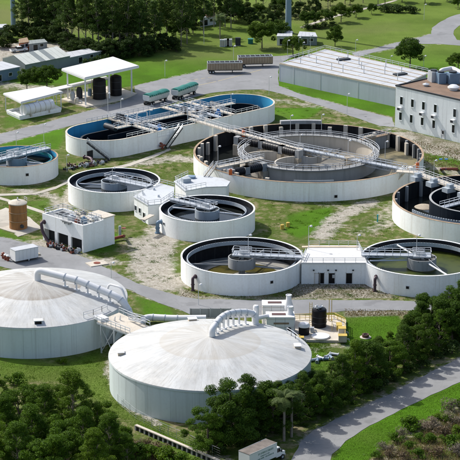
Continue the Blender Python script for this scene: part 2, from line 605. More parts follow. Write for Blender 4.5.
    c[:, 3] = np.clip((P[:, 1] - at(230, 75).y) / 40, 0, 1)
    at_.data.foreach_set("color", c.ravel())
    o = bpy.data.objects.new("ground", me)
    o["kind"] = "structure"
    COL.objects.link(o)

    m, nt, b = new_mat("ground_cover")
    av = nt.nodes.new("ShaderNodeAttribute")
    av.attribute_name = "cover"
    sp = nt.nodes.new("ShaderNodeSeparateColor")
    nt.links.new(av.outputs["Color"], sp.inputs[0])
    v = wcoord(nt)
    big = nz(nt, 0.06, 5, 0.6, v)
    mid = nz(nt, 0.28, 6, 0.65, v)
    fine = nz(nt, 2.2, 6, 0.7, v)
    tiny = nz(nt, 7.0, 4, 0.7, v)
    far_ = nz(nt, 0.02, 3, 0.5, v)

    mid2 = nz(nt, 0.75, 7, 0.72, v)

    def thresh(ch, noise, w=0.22, k=0.9):
        x = math_n(nt, 'ADD', ch, math_n(nt, 'MULTIPLY', math_n(nt, 'SUBTRACT', noise, 0.5), k))
        return ramp(nt, x, [(0.5 - w, 0.0), (0.5 + w, 1.0)])
    dry = mix(nt, mid2, (0.14, 0.13, 0.06), (0.30, 0.255, 0.15))
    rough = mix(nt, ramp(nt, math_n(nt, 'ADD', math_n(nt, 'MULTIPLY', mid, 0.6), math_n(nt, 'MULTIPLY', mid2, 0.4)), [(0.485, 0.0), (0.57, 1.0)]), (0.078, 0.115, 0.018), dry)
    rough = mix(nt, ramp(nt, big, [(0.45, 0.0), (0.62, 0.6)]), rough, (0.068, 0.10, 0.02))
    lush = mix(nt, ramp(nt, big, [(0.38, 0.0), (0.62, 1.0)]), (0.052, 0.120, 0.005), (0.075, 0.180, 0.007))
    lush = mix(nt, ramp(nt, mid, [(0.5, 0.0), (0.75, 0.6)]), lush, (0.05, 0.10, 0.008))
    lush = mix(nt, ramp(nt, far_, [(0.52, 0.0), (0.66, 0.55)]), lush, (0.13, 0.15, 0.04))
    edge = math_n(nt, 'ADD', math_n(nt, 'MULTIPLY', mid, 0.5), math_n(nt, 'MULTIPLY', mid2, 0.5))
    meadow = mix(nt, ramp(nt, big, [(0.38, 0.0), (0.62, 1.0)]), (0.085, 0.135, 0.018), (0.125, 0.185, 0.03))
    meadow = mix(nt, ramp(nt, far_, [(0.5, 0.0), (0.66, 0.6)]), meadow, (0.15, 0.15, 0.06))
    lush = mix(nt, av.outputs["Alpha"], lush, meadow)
    c = mix(nt, thresh(sp.outputs[1], edge, 0.13, 1.5), rough, lush)
    sand = mix(nt, ramp(nt, mid2, [(0.35, 0.0), (0.65, 1.0)]), (0.27, 0.245, 0.20), (0.47, 0.44, 0.385))
    sand = mix(nt, ramp(nt, nz(nt, 1.7, 5, 0.75, v), [(0.53, 0.0), (0.62, 0.7)]), sand, (0.13, 0.135, 0.05))
    c = mix(nt, thresh(sp.outputs[0], edge, 0.16, 1.9), c, sand)
    shell = mix(nt, ramp(nt, fine, [(0.42, 0.0), (0.6, 1.0)]), (0.13, 0.12, 0.085), (0.42, 0.385, 0.32))
    shell = mix(nt, ramp(nt, mid, [(0.48, 0.0), (0.62, 0.75)]), shell, (0.10, 0.10, 0.045))
    c = mix(nt, thresh(sp.outputs[2], mid, 0.2, 0.6), c, shell)
    c = mix(nt, 0.55, c, mix(nt, ramp(nt, fine, [(0.3, 0.0), (0.72, 1.0)]), 0.42, 1.0), 'MULTIPLY')
    c = mix(nt, 0.5, c, mix(nt, ramp(nt, tiny, [(0.3, 0.0), (0.7, 1.0)]), 0.45, 1.0), 'MULTIPLY')
    c = mix(nt, 1.0, c, (1.45, 1.45, 1.45), 'MULTIPLY')
    nt.links.new(c, b.inputs["Base Color"])
    b.inputs["Roughness"].default_value = 0.95
    b.inputs["Specular IOR Level"].default_value = 0.1
    h = math_n(nt, 'ADD', fine, math_n(nt, 'MULTIPLY', tiny, 0.6))
    bump(nt, b, h, 0.7, 0.25)
    me.materials.append(m)


build_ground()


def road_mat(name, col, crack=0.5):
    m, nt, b = new_mat(name)
    v = wcoord(nt)
    big = nz(nt, 0.09, 5, 0.6, v)
    mid = nz(nt, 0.6, 6, 0.65, v)
    fine = nz(nt, 6.0, 4, 0.6, v)
    c = mix(nt, ramp(nt, big, [(0.36, 0.0), (0.66, 1.0)]), [x * 0.86 for x in col], [x * 1.1 for x in col])
    c = mix(nt, ramp(nt, mid, [(0.48, 0.0), (0.7, 0.5)]), c, [x * 0.78 for x in col])
    c = mix(nt, ramp(nt, fine, [(0.4, 0.0), (0.7, 0.35)]), c, [x * 0.7 for x in col])
    vo = nt.nodes.new("ShaderNodeTexVoronoi")
    vo.feature = 'DISTANCE_TO_EDGE'
    vo.inputs["Scale"].default_value = 0.16
    wv = nt.nodes.new("ShaderNodeVectorMath")
    wv.operation = 'ADD'
    nt.links.new(v, wv.inputs[0])
    nn = nt.nodes.new("ShaderNodeTexNoise")
    nn.inputs["Scale"].default_value = 0.5
    nt.links.new(v, nn.inputs["Vector"])
    nt.links.new(nn.outputs[1], wv.inputs[1])
    nt.links.new(wv.outputs[0], vo.inputs["Vector"])
    c = mix(nt, math_n(nt, 'MULTIPLY', ramp(nt, vo.outputs[0], [(0.0, 1.0), (0.010, 0.0)]), math_n(nt, 'MULTIPLY', big, crack)), c, [x * 0.5 for x in col])
    spot = nz(nt, 0.22, 3, 0.45, v)
    c = mix(nt, ramp(nt, spot, [(0.60, 0.0), (0.66, 0.45)]), c, [x * 0.55 for x in col])
    pale = nz(nt, 0.05, 6, 0.7, wcoord(nt, (1.0, 0.5, 1.0)))
    c = mix(nt, ramp(nt, pale, [(0.52, 0.0), (0.66, 0.5)]), c, [min(1, x * 1.3) for x in col])
    nt.links.new(c, b.inputs["Base Color"])
    b.inputs["Roughness"].default_value = 0.9
    bump(nt, b, fine, 0.2, 0.02)
    return m


M['asphalt'] = road_mat("worn_asphalt", (0.235, 0.235, 0.23))
M['asphalt_pale'] = road_mat("pale_worn_asphalt", (0.225, 0.23, 0.235))
M['asphalt_dark'] = road_mat("patched_asphalt", (0.16, 0.165, 0.17))
M['path'] = road_mat("concrete_path", (0.42, 0.39, 0.33), 0.3)


def ragged(poly, step=2.2, amp=0.09):
    rg = random.Random(len(poly) * 31 + 5)
    out = []
    for i in range(len(poly)):
        a, b = Vector(poly[i]), Vector(poly[(i + 1) % len(poly)])
        n = max(1, min(60, int((b - a).length / step)))
        for k in range(n):
            p = a.lerp(b, k / n)
            out.append((p.x + rg.gauss(0, amp), p.y + rg.gauss(0, amp * 1.6)))
    return out


def sheet(name, pts, mat, z):
    mb = MB().prism(ragged(px_poly(pts)), -0.3, z)
    return mb.solo(name, mat, None, None, kind="structure", sharp=0)


sheet("plant_road", [(-30, 229), (0, 237), (35, 245), (62, 251), (88, 259), (104, 267), (136, 283), (160, 291), (178, 296), (202, 299), (240, 300), (310, 300),
                     (380, 300.5), (430, 301.5), (500, 302), (620, 303), (620, 314), (500, 313), (430, 310.5), (345, 311), (300, 315), (240, 318), (200, 318), (180, 310), (158, 303), (132, 291), (104, 281),
                     (70, 276), (30, 274), (0, 266), (-30, 256)], M['asphalt_pale'], 0.05)
sheet("service_road", [(-30, 139), (0, 134), (45, 123), (88, 111), (115, 104), (136, 95), (134, 86), (160, 80), (190, 74), (207, 69), (237, 61.5), (262, 57), (283, 55.5), (298, 54),
                       (279, 64), (278, 80), (279, 86), (300, 94), (345, 106), (392, 118), (395, 127), (380, 126), (365, 121), (345, 114), (330, 108.5), (312, 103), (290, 96), (274, 92),
                       (262, 89.5), (240, 90), (210, 93), (180, 101), (150, 110), (118, 116), (92, 121), (66, 127), (40, 134), (0, 144), (-30, 151)], M['asphalt_pale'], 0.045)
sheet("curved_road", [(352, 53), (372, 49), (395, 43), (418, 38), (431, 34), (432, 28), (440, 22), (452, 16), (475, 10), (475, 22), (460, 25), (454, 30), (453, 34),
                      (457, 40), (475, 42), (475, 47), (440, 44), (418, 44), (395, 48), (372, 53), (356, 57)], M['asphalt_pale'], 0.04)
sheet("far_path", [(300, 27), (330, 16.5), (360, 9), (394, 0.5), (398, 0.5), (362, 10.2), (333, 17.7), (303, 28.4)], M['path'], 0.04)
sheet("lane", [(286, 470), (300, 443), (314, 430), (345, 415.5), (383.5, 397), (425, 375), (460, 358), (500, 338), (580, 300), (580, 324), (500, 362), (460, 382), (401, 409.6), (370, 426), (345, 441), (333, 455), (326, 470)],
      M['asphalt'], 0.05)
sheet("concrete_pad", [(-12, 216), (6, 208), (30, 218), (41, 228), (22, 236), (2, 229), (-12, 224)], M['path'], 0.12)
sheet("garden_path", [(-12, 195), (0, 197), (22, 204), (46, 212), (45, 214), (21, 206.5), (0, 199.5), (-12, 197)], M['path'], 0.08)
sheet("walkway", [(-12, 192.5), (0, 194), (35, 193), (55, 187), (69, 180), (70, 182), (56, 189), (36, 195), (0, 196), (-12, 194.5)], M['path'], 0.085)
sheet("footpath", [(100, 170), (130, 163.5), (152, 155.5), (170, 148), (171, 150), (153, 158), (131, 166), (101, 172.5)], M['path'], 0.08)
sheet("ramp_path", [(15, 234), (41, 226), (44, 228), (18, 237)], M['path'], 0.14)


# faint yellow parking dashes on the yard
M['faded_yellow'] = simple("faded_yellow_paint", (0.50, 0.40, 0.18), 0.8, 0, 0.4, 1.5)
for (u0, v0), (u1, v1) in (((187, 80.6), (191, 80.0)), ((194, 79.6), (198, 79.0)), ((201, 78.6), (205, 78.0)), ((208, 77.6), (212, 77.1)), ((197, 85.5), (216, 81.5)), ((218, 81.0), (262, 69.5))):
    MB().beam(at(u0, v0, 0.049), at(u1, v1, 0.049), 0.22, 0.008).solo("lane_marking", M['faded_yellow'], None, None, kind="structure", sharp=0)

# ------------------------------------------------------------------ shared fittings
UP = Vector((0, 0, 1))


def hs(p):
    """correction of heights read off the photograph with the distance from the camera"""
    dep = p.y * cos(PITCH) + CAMH * sin(PITCH)
    v = CAMH * FOC / (cos(PITCH) * dep) - 393.0
    return max(0.7, ((v + 217.0) * 0.0095) / ((v + 393.0) * 0.00706))


def lamp_post(base, h, label, group="lamp posts around the plant", r=0.07):
    b = Vector(base)
    h = h * hs(b)
    t = thing("lamp_post", label, "lamp post", b, group)
    MB().tube([b, b + UP * h], r, 6, True, r * 0.7).part("pole", M['rail'], t)
    d = Vector((0.5, -0.3, 0))
    MB().beam(b + UP * h, b + UP * (h + 0.05) + d, 0.08, 0.08).part("arm", M['rail'], t)
    p = b + UP * (h + 0.02) + d
    MB().lathe(p, [(0.0, p.z + 0.28), (0.22, p.z + 0.22), (0.30, p.z), (0.24, p.z - 0.12), (0.0, p.z - 0.14)], 10).part("lamp_head", M['white_paint'], t)
    return t


def tank_wall(t, c, R, H, wall='white_wall', lining='lining', rim='white_wall', th=0.3, n=96):
    MB().ring(c, R - th, R, -0.2, H - 0.08, n).part("wall", M[wall], t)
    MB().ring(c, R - th - 0.04, R + 0.04, H - 0.08, H, n).part("rim_cap", M[rim], t)
    MB().ring(c, R - th - 0.03, R - th - 0.002, 0.0, H - 0.085, n).part("lining", M[lining], t)


def hatch(t, c, R, ang, z, w=0.45):
    """small framed black scupper in the outer wall"""
    d = Vector((cos(ang), sin(ang), 0))
    p = Vector((c[0], c[1], z)) + d * (R + 0.02)
    h = MB().box(p, 0.08, w * 0.65, z - w * 0.6, z + w * 0.6, ang).part("hatch_frame", M['rail'], t)
    MB().box(p + d * 0.06, 0.05, w * 0.5, z - w * 0.45, z + w * 0.45, ang).part("hatch", M['black'], t, h)


def overflow_pipe(label, p, d, h, mat='pipe_purple', r=0.32):
    """elbow pipe that leaves the wall at p and runs down to the ground"""
    p = Vector((p[0], p[1], h))
    d = Vector((d[0], d[1], 0)).normalized()
    t = thing("overflow_pipe", label, "pipe", (p + d * 0.9)[:2])
    MB().tube(bend([p - d * 0.05, p + d * 0.95, Vector((p.x + d.x * 0.95, p.y + d.y * 0.95, 0.0))], 0.7, 5), r, 12).part("pipe_run", M[mat], t)
    q = p + d * 0.95
    MB().cyl((q.x, q.y), r * 1.45, 0.05, 0.2, 14).part("base_flange", M[mat], t)
    MB().tube([p - d * 0.03, p + d * 0.12], r * 1.4, 14).part("wall_flange", M[mat], t)
    MB().cyl((q.x, q.y), r * 1.3, h * 0.45, h * 0.45 + 0.14, 14).part("joint_flange", M[mat], t)


def bridge(t, a, b, w=1.6, depth=0.5, lattice=True, mat='galv', name="bridge"):
    """walkway girder from a to b with grating deck, chords and railings on both sides"""
    a, b = Vector(a), Vector(b)
    d = (b - a).normalized()
    s = d.cross(UP).normalized() * (w / 2)
    g = MB().beam(a, b, w, 0.08)
    for sg in (-1, 1):
        g.beam(a + s * sg - UP * 0.1, b + s * sg - UP * 0.1, 0.12, 0.22)
        if lattice:
            g.beam(a + s * sg - UP * depth, b + s * sg - UP * depth, 0.12, 0.14)
            n = max(2, int((b - a).length / 1.5))
            for k in range(n):
                p, q = a.lerp(b, k / n), a.lerp(b, (k + 1) / n)
                g.beam(p + s * sg - UP * 0.1, q + s * sg - UP * depth if k % 2 else p + s * sg - UP * depth, 0.08, 0.08)
                g.beam(p + s * sg - UP * depth, q + s * sg - UP * 0.1, 0.08, 0.08)
    o = g.part(name, M[mat], t)
    for sg in (-1, 1):
        MB().rail([a + s * sg, b + s * sg], 1.1, 0.05, 1.6).part("railing", M['rail'], t, o)
    return o


# ------------------------------------------------------------------ clarifiers
def clarifier(label, c, R, br, hub_r, arms, wz, wmat, H=4.7, lining='lining', launder=1.7, arm_z=3.4, arm_mat='galv', full=False,
              rim='white_wall', hub_mat='galv', hub_z=(2.6, 4.6), motor='galv', launder_mat='launder', deck_z=None, br_w=1.6, bucket=None):
    t = thing("clarifier_tank", label, "clarifier tank", (c[0], c[1], 0), "round clarifier tanks")
    tank_wall(t, c, R, H, lining=lining, rim=rim)
    if bucket:
        MB().disc(c, R - 0.34, 0.25, 80).part("floor", M['wet_floor'], t, sharp=0)
        MB().lathe(c, [(2.0, 0.30), (R * 0.62, 0.30)], 60).part("sump_water", M[wmat], t, sharp=0)
    else:
        MB().disc(c, R - 0.34, wz, 80).part("water", M[wmat], t, sharp=0)
    # launder trough hung inside the wall, with its weir plate
    lr = R - 0.45 - launder
    tr = MB().ring(c, lr, lr + 0.22, H - 1.35, H - 0.55, 80)
    ln = tr.part("launder", M[launder_mat], t)
    MB().lathe(c, [(lr + 0.2, H - 1.25), (R - 0.34, H - 1.25)], 80).part("trough_floor", M['lining_navy'], t, ln)
    wr = MB()
    n = 110
    for k in range(n):
        a0 = 2 * pi * k / n
        wr.add([(c[0] + lr * cos(a), c[1] + lr * sin(a), z) for a, z in ((a0, H - 0.55), (a0 + pi / n, H - 0.38), (a0 + 2 * pi / n, H - 0.55))], [(0, 1, 2)])
    wr.part("weir_plate", M['rail'], t, sharp=0)
    # centre column and feed well
    MB().cyl(c, 0.7, 0.0, H + 0.2, 20).part("centre_column", M['conc_grey'], t)
    hub = MB().ring(c, hub_r - 0.2, hub_r, hub_z[0], hub_z[1], 36).part("feed_well", M[hub_mat], t)
    sp = MB()
    for k in range(6):
        a = k * pi / 3 + 0.2
        sp.beam((c[0], c[1], hub_z[1] - 0.15), (c[0] + hub_r * cos(a), c[1] + hub_r * sin(a), hub_z[1] - 0.15), 0.15, 0.2)
    sp.part("spokes", M['steel_dark'], t, hub)
    # rake arms
    for a in arms:
        d = Vector((cos(a), sin(a), 0))
        p = Vector((c[0], c[1], arm_z))
        g = MB().tube([p + d * (hub_r * 0.9), p + d * (lr - 0.3)], 0.20, 8)
        g.beam(p + d * hub_r + UP * 1.0, p + d * (lr * 0.8) + UP * 0.15, 0.08, 0.08)
        g.part("rake_arm", M[arm_mat], t)
    # bridge, platform, drive
    dz = deck_z or H + 0.35
    d = Vector((cos(br), sin(br), 0))
    o = Vector((c[0], c[1], dz))
    a = o - d * (R - 0.1) if full else o - d * 0.4
    bridge(t, a, o + d * (R - 0.1), br_w)
    s = d.cross(UP).normalized()
    pf = MB().box(o - UP * 0.02, 1.9, 1.5, dz - 0.18, dz + 0.055, br).part("platform", M['galv'], t)
    q = [o + d * 1.9 + s * 1.5, o - d * 1.9 + s * 1.5, o - d * 1.9 - s * 1.5, o + d * 1.9 - s * 1.5]
    MB().rail([p + UP * 0.05 for p in q], 1.1, 0.05, 1.3).part("railing", M['rail'], t, pf)
    MB().cyl(c, 0.55, dz + 0.06, dz + 0.75, 14).box(o + d * 0.7, 0.5, 0.35, dz + 0.06, dz + 0.7, br).part("drive_unit", M[motor], t)
    return t


T3, T4, T5, T6 = (-27.7, 459.5), (-5.2, 436.0), (2.5, 401.4), (40.4, 400.5)
T1 = (-53.2, 481.3)
RT3, RT4, RT5, RT6, RT1 = 11.0, 10.9, 12.9, 12.8, 10.3
t3 = clarifier("white round clarifier with black water, directly behind the pump house", T3, RT3, radians(-36), 3.1,
               [radians(172), radians(60)], 2.9, 'water_black', hub_mat='launder', lining='lining_navy', br_w=2.6)
t4 = clarifier("white round clarifier with dark water and thin rust runs, grey bridge from its upper left", T4, RT4, radians(141), 2.8,
               [radians(160), radians(-20)], 2.6, 'water_black', hub_mat='launder', arm_mat='rail', arm_z=4.0)
t5 = clarifier("drained white clarifier with olive puddle, behind the domed tanks and left of the doorway building", T5, RT5, radians(-9), 2.9,
               [radians(176), radians(-16), radians(65)], 0.3, 'water_olive', hub_mat='conc_grey', arm_mat='conc_grey', bucket=True, launder=1.0, arm_z=2.5, hub_z=(2.2, 4.4))
t6 = clarifier("white clarifier with green algae water at the right edge, pale rake arms crossing it", T6, RT6, radians(177), 3.1,
               [radians(113), radians(-67), radians(184)], 2.2, 'water_green', hub_mat='conc_grey', arm_mat='rail', launder=1.0, arm_z=4.0, hub_z=(2.4, 4.6))
t1 = clarifier("small round clarifier with rusty rim at the left edge, walkway across its whole width", T1, RT1, radians(45), 2.6,
               [radians(-20)], 2.4, 'water_black', full=True, rim='rust_rim', lining='blue_lining', arm_mat='rail', hub_mat='launder', launder_mat='teal', launder=1.2, br_w=2.2)
hatch(t5, T5, RT5, radians(-62), 2.6, 0.6)
hatch(t6, T6, RT6, radians(-108), 2.0, 0.6)
hatch(t4, T4, RT4, radians(-152), 2.6, 0.5)
hatch(t3, T3, RT3, radians(-50), 1.6, 0.7)
hatch(t1, T1, RT1, radians(-70), 2.6, 0.7)
hatch(t1, T1, RT1, radians(-118), 2.6, 0.7)


def on_rim(c, R, ang, z=0.0):
    return Vector((c[0] + R * cos(ang), c[1] + R * sin(ang), z))


a = radians(-152)
overflow_pipe("brown elbow pipe on the front left of the drained clarifier", on_rim(T5, RT5 + 0.02, radians(-138)), (cos(radians(-130)), sin(radians(-130))), 2.9)
overflow_pipe("brown elbow pipe against the green water clarifier, right of the doorway building", on_rim(T6, RT6 + 0.02, radians(-142)), (-0.35, -1), 2.9)
overflow_pipe("blue grey elbow pipe at the left of the clarifier with rust runs", on_rim(T4, RT4 + 0.02, radians(-160)), (cos(radians(-165)), sin(radians(-165))), 2.6, 'pipe_blue', 0.45)


# ------------------------------------------------------------------ domed digesters
def digester(label, c, R, H, rise, mat, seed):
    t = thing("domed_tank", label, "storage tank", (c[0], c[1], 0), "domed storage tanks")
    n = 22
    for k in range(n):      # wall panels with open joints
        a0 = 2 * pi * k / n + seed
        MB().ring(c, R - 0.35, R, -0.2, H - 0.25, 7, a0 + 0.0006, a0 + 2 * pi / n - 0.0006).part("wall_panel", M['tank_wall'], t)
    MB().ring(c, R - 0.6, R - 0.36, 0, H - 0.3, 80).part("inner_wall", M['conc_grey'], t)
    MB().ring(c, R - 0.4, R + 0.12, H - 0.25, H, 110).part("ring_beam", M['tank_wall'], t)
    prof = [(R + 0.1, H + 0.005)] + [(R * 1.004 * (1 - k / 16), H + 0.12 + rise * (1 - (1 - k / 16) ** 1.55)) for k in range(16)] + [(0.02, H + 0.12 + rise)]
    MB().lathe(c, prof, 110).part("dome_roof", mat, t, sharp=50)
    return t


D1, D2, RD1, RD2 = (-38.1, 370.6), (-3.6, 339.4), 17.9, 18.3
M['dome_brown'].name = "dome_roof_brown_crown"
d1 = digester("white domed storage tank with brown stained crown, cut by the left edge", D1, RD1, 6.1, 3.5, M['dome_brown'], 0.1)
d2 = digester("white domed storage tank with pale tan crown, nearest to the camera", D2, RD2, 6.1, 3.4, M['dome_tan'], 0.05)


def dome_z(c, R, p, H=6.1, rise=3.45):
    r = math.hypot(p[0] - c[0], p[1] - c[1]) / R
    return H + 0.12 + rise * (1 - min(1, r) ** 1.55)


def roof_duct(label, c, R, path, rad, n_sup, cat="duct"):
    """white gas duct held above a dome on saddles"""
    t = thing("roof_duct", label, cat, (path[0].x, path[0].y, 0))
    t.location.z = path[0].z
    pts = bend(path, 1.6, 7)
    MB().tube(pts, rad, 18).part("duct_pipe", M['white_paint'], t, sharp=60)
    # joint collars and saddles along the run
    seg = [(pts[i + 1] - pts[i]).length for i in range(len(pts) - 1)]
    tot = sum(seg)

    def along(s):
        for i, l in enumerate(seg):
            if s <= l:
                return pts[i].lerp(pts[i + 1], s / l), (pts[i + 1] - pts[i]).normalized()
            s -= l
        return pts[-1], (pts[-1] - pts[-2]).normalized()
    for k in range(n_sup):
        p, d = along(tot * (0.16 + 0.72 * k / (n_sup - 1)))
        MB().tube([p - d * 0.09, p + d * 0.09], rad * 1.12, 18).part("collar", M['galv'], t)
        dh = Vector((d.x, d.y, 0))
        if dh.length < 0.3 or math.hypot(p.x - c[0], p.y - c[1]) > R - 0.3:
            continue
        s = dh.normalized().cross(UP)
        z = dome_z(c, R, p)
        g = MB()
        g.box((p.x, p.y), 0.13, 0.16, z - 0.05, p.z - rad * 0.9, math.atan2(dh.y, dh.x))
        g.beam(p + s * rad * 1.1 - UP * rad * 0.95, p - s * rad * 1.1 - UP * rad * 0.95, 0.3, 0.16)
        g.box((p.x, p.y), 0.45, 0.45, z - 0.1, z + 0.16, math.atan2(dh.y, dh.x))
        g.part("saddle", M['white_paint'], t)
    return t


def dpt(c, R, a, r, h):
    p = Vector((c[0] + r * cos(a), c[1] + r * sin(a), 0))
    p.z = dome_z(c, R, p) + h
    return p


# first dome: the duct leaves the crown and runs to the front right rim, then dives to the cross pipe
a = radians(-19)
r1 = dpt(D1, RD1, a, 17.9, 1.7)
cross0 = Vector((D1[0] + 20.2 * cos(a), D1[1] + 20.2 * sin(a), 1.0))
roof_duct("thick white duct along the brown crowned dome, bending down at its rim", D1, RD1,
          [dpt(D1, RD1, a, 0.5, 0.0), dpt(D1, RD1, a, 0.5, 2.1), dpt(D1, RD1, a, 9.0, 2.1), r1,
           Vector((cross0.x - 0.2, cross0.y, 5.2)), Vector((cross0.x, cross0.y, 1.0)),
           Vector(at(146, 317, 1.0)), Vector(at(176, 318.6, 1.0)), Vector(at(206, 318.3, 1.0))], 0.68, 15)
# second dome: rises at the crown and arches over to the back right rim
def foot(u, v):
    """point of the second dome's roof seen at (u, v)"""
    z = 8.8
    for _ in range(12):
        p = at(u, v, z)
        z = 0.5 * z + 0.5 * dome_z(D2, RD2, p)
    return at(u, v, z)


ft = [foot(*q) for q in ((212, 336), (219, 331), (226, 327.6), (233, 325.8), (240, 324.7), (247, 324.2), (255, 324.6))]
D2_END = ft[-1]
roof_duct("white duct arching from the tan crowned dome towards the scrubber boxes", D2, RD2,
          [ft[0], ft[0] + UP * 1.3, ft[1] + UP * 2.3, ft[2] + UP * 2.6, ft[3] + UP * 2.6, ft[4] + UP * 2.5, ft[5] + UP * 2.4, ft[6] + UP * 2.1, ft[6] + UP * 0.0], 0.6, 8)
# small roof hatches on both domes
for c, R, ang, rr, lab, dk in ((D1, RD1, radians(-83), 16.3, "black framed roof hatch near the front rim of the brown crowned dome", True),
                               (D2, RD2, radians(-79), 16.2, "black framed roof hatch near the front rim of the tan crowned dome", True),
                               (D2, RD2, radians(187), 16.2, "pale roof vent at the left rim of the tan crowned dome", False),
                               (D2, RD2, radians(4), 15.9, "tan roof vent at the right rim of the tan crowned dome", False),
                               (D2, RD2, radians(103), 15.5, "tan roof vent at the back rim of the tan crowned dome", False)):
    p = dpt(c, R, ang, rr, 0)
    t = thing("roof_hatch", lab, "roof hatch", p)
    MB().box(p, 0.55, 0.75, p.z - 0.4, p.z + 0.45, ang).part("curb", M['white_paint'] if dk else M['sand_roof'], t)
    d = Vector((cos(ang), sin(ang), 0))
    if dk:
        MB().box(p + d * 0.56, 0.06, 0.62, p.z - 0.28, p.z + 0.36, ang).part("louvre", M['black'], t)
    MB().box(p, 0.65, 0.85, p.z + 0.452, p.z + 0.55, ang).part("lid", M['white_paint'], t)

# ------------------------------------------------------------------ stairs
def stair(t, a, b, w=1.2, mat='galv', rail='rail', name="stair"):
    a, b = Vector(a), Vector(b)
    d = b - a
    dh = Vector((d.x, d.y, 0)).normalized()
    s = dh.cross(UP).normalized() * (w / 2)
    g = MB()
    for sg in (-1, 1):
        g.beam(a + s * sg, b + s * sg, 0.1, 0.34)
    o = g.part(name, M[mat], t)
    n = max(3, int(abs(d.z) / 0.24))
    tr = MB()
    for k in range(n):
        p = a.lerp(b, (k + 0.5) / n)
        tr.beam(p - s * 0.95, p + s * 0.95, 0.3, 0.05)
    tr.part("treads", M[mat], t, o)
    for sg in (-1, 1):
        MB().rail([a + s * sg, b + s * sg], 1.0, 0.045, 1.6).part("railing", M[rail], t, o)


# ------------------------------------------------------------------ large oxidation ditch
def rotor(t, a, b, r, z):
    """black brush rotor cover between two gearboxes"""
    a, b = Vector((a[0], a[1], z)), Vector((b[0], b[1], z))
    d = (b - a).normalized()
    ang = math.atan2(d.y, d.x)
    o = MB().tube([a + d * 0.9, b - d * 0.9], r, 18).part("rotor_cover", M['black'], t)
    rb = MB()
    L = (b - a).length
    for k in range(1, 6):
        p = a + d * (0.9 + (L - 1.8) * k / 6)
        rb.tube([p - d * 0.06, p + d * 0.06], r * 1.05, 18)
    rb.part("rotor_hoops", M['steel_dark'], t, o)
    for p in (a, b):
        g = MB().box(p, 0.7, 0.8, z - r, z + r * 0.95, ang).part("gearbox", M['conc_grey'], t)
        MB().box(p, 0.75, 1.1, 0.2, z - r - 0.01, ang).part("pier", M['conc'], t, g)


T7, RT7, H7, RI = (19.7, 485.9), 28.9, 4.7, 17.05
t7 = thing("oxidation_ditch", "largest round white tank with rusty rim and a concrete ring inside, at centre", "treatment tank", (T7[0], T7[1], 0))
tank_wall(t7, T7, RT7, H7, rim='rust_rim', th=0.45, n=140)
MB().lathe(T7, [(RI - 0.2, 0.9), (RT7 - 0.5, 0.9)], 100, radians(42), radians(322)).part("channel_water", M['water_black'], t7, sharp=0)
MB().lathe(T7, [(RI - 0.2, 1.0), (RT7 - 0.5, 1.0)], 40, radians(-38), radians(42)).part("sludge_bed", M['sludge'], t7, sharp=0)
MB().ring(T7, RI - 0.35, RI, 0.0, H7 - 0.3, 90).part("inner_ring_wall", M['conc_pale'], t7)
MB().disc(T7, RI - 0.36, 1.1, 70).part("basin_floor", M['basin'], t7, sharp=0)
wk = MB().ring(T7, RI - 0.7, RI + 0.8, H7 - 0.3, H7 - 0.12, 90).part("ring_walkway", M['conc_grey'], t7)
for rr in (RI - 0.65, RI + 0.75):
    MB().rail(arc(T7, rr, H7 - 0.12, 0, 2 * pi, 56), 1.1, 0.05, 2.1).part("railing", M['rail'], t7, wk)
# columns against the outer wall
for k in range(26):
    a = radians(22 + k * 9.0)
    if radians(132) < a < radians(146):
        continue
    p = on_rim(T7, RT7 - 1.3, a)
    MB().box(p, 0.35, 0.5, 0.3, H7 + (0.25 if k % 3 else -0.6), a).part("wall_column", M['conc_pale'], t7)
for k in range(8):
    a = radians(-30 + k * 9)
    p = on_rim(T7, RT7 - 0.75, a)
    MB().box(p, 0.3, 0.28, 0.3, H7 - 0.2, a).part("wall_column", M['conc_grey'], t7)
# overflow channel on the back rim, grille on the front rim
MB().ring(T7, RT7 - 1.2, RT7 + 0.1, H7 + 0.004, H7 + 0.95, 20, radians(81), radians(103)).part("overflow_channel", M['conc_grey'], t7)
gr = MB()
for k in range(46):
    a = radians(-99 + 19.0 * k / 45)
    p = on_rim(T7, RT7 - 0.75, a)
    gr.box(p, 0.1, 0.1, H7 - 0.75, H7 + 0.35, a)
gr.ring(T7, RT7 - 0.8, RT7 - 0.7, H7 + 0.25, H7 + 0.4, 14, radians(-99), radians(-80))
gr.part("weir_grille", M['launder'], t7, sharp=0)
# rusty radial wall with walkway to the back right
a = radians(40)
p0, p1 = on_rim(T7, RI + 0.82, a, H7 - 0.3), on_rim(T7, RT7 - 0.5, a, H7 - 0.3)
rw = MB().beam(p0 - UP * 2.0, p1 - UP * 2.0, 0.5, 4.0).part("radial_wall", M['conc_grey'], t7)
MB().beam(p0 + UP * 0.12, p1 + UP * 0.12, 1.3, 0.16).part("radial_cap", M['rust_rim'], t7, rw)
s = (p1 - p0).normalized().cross(UP) * 0.6
for sg in (-1, 1):
    MB().rail([p0 + s * sg + UP * 0.2, p1 + s * sg + UP * 0.2], 1.1, 0.05, 1.8).part("railing", M['rail'], t7, rw)
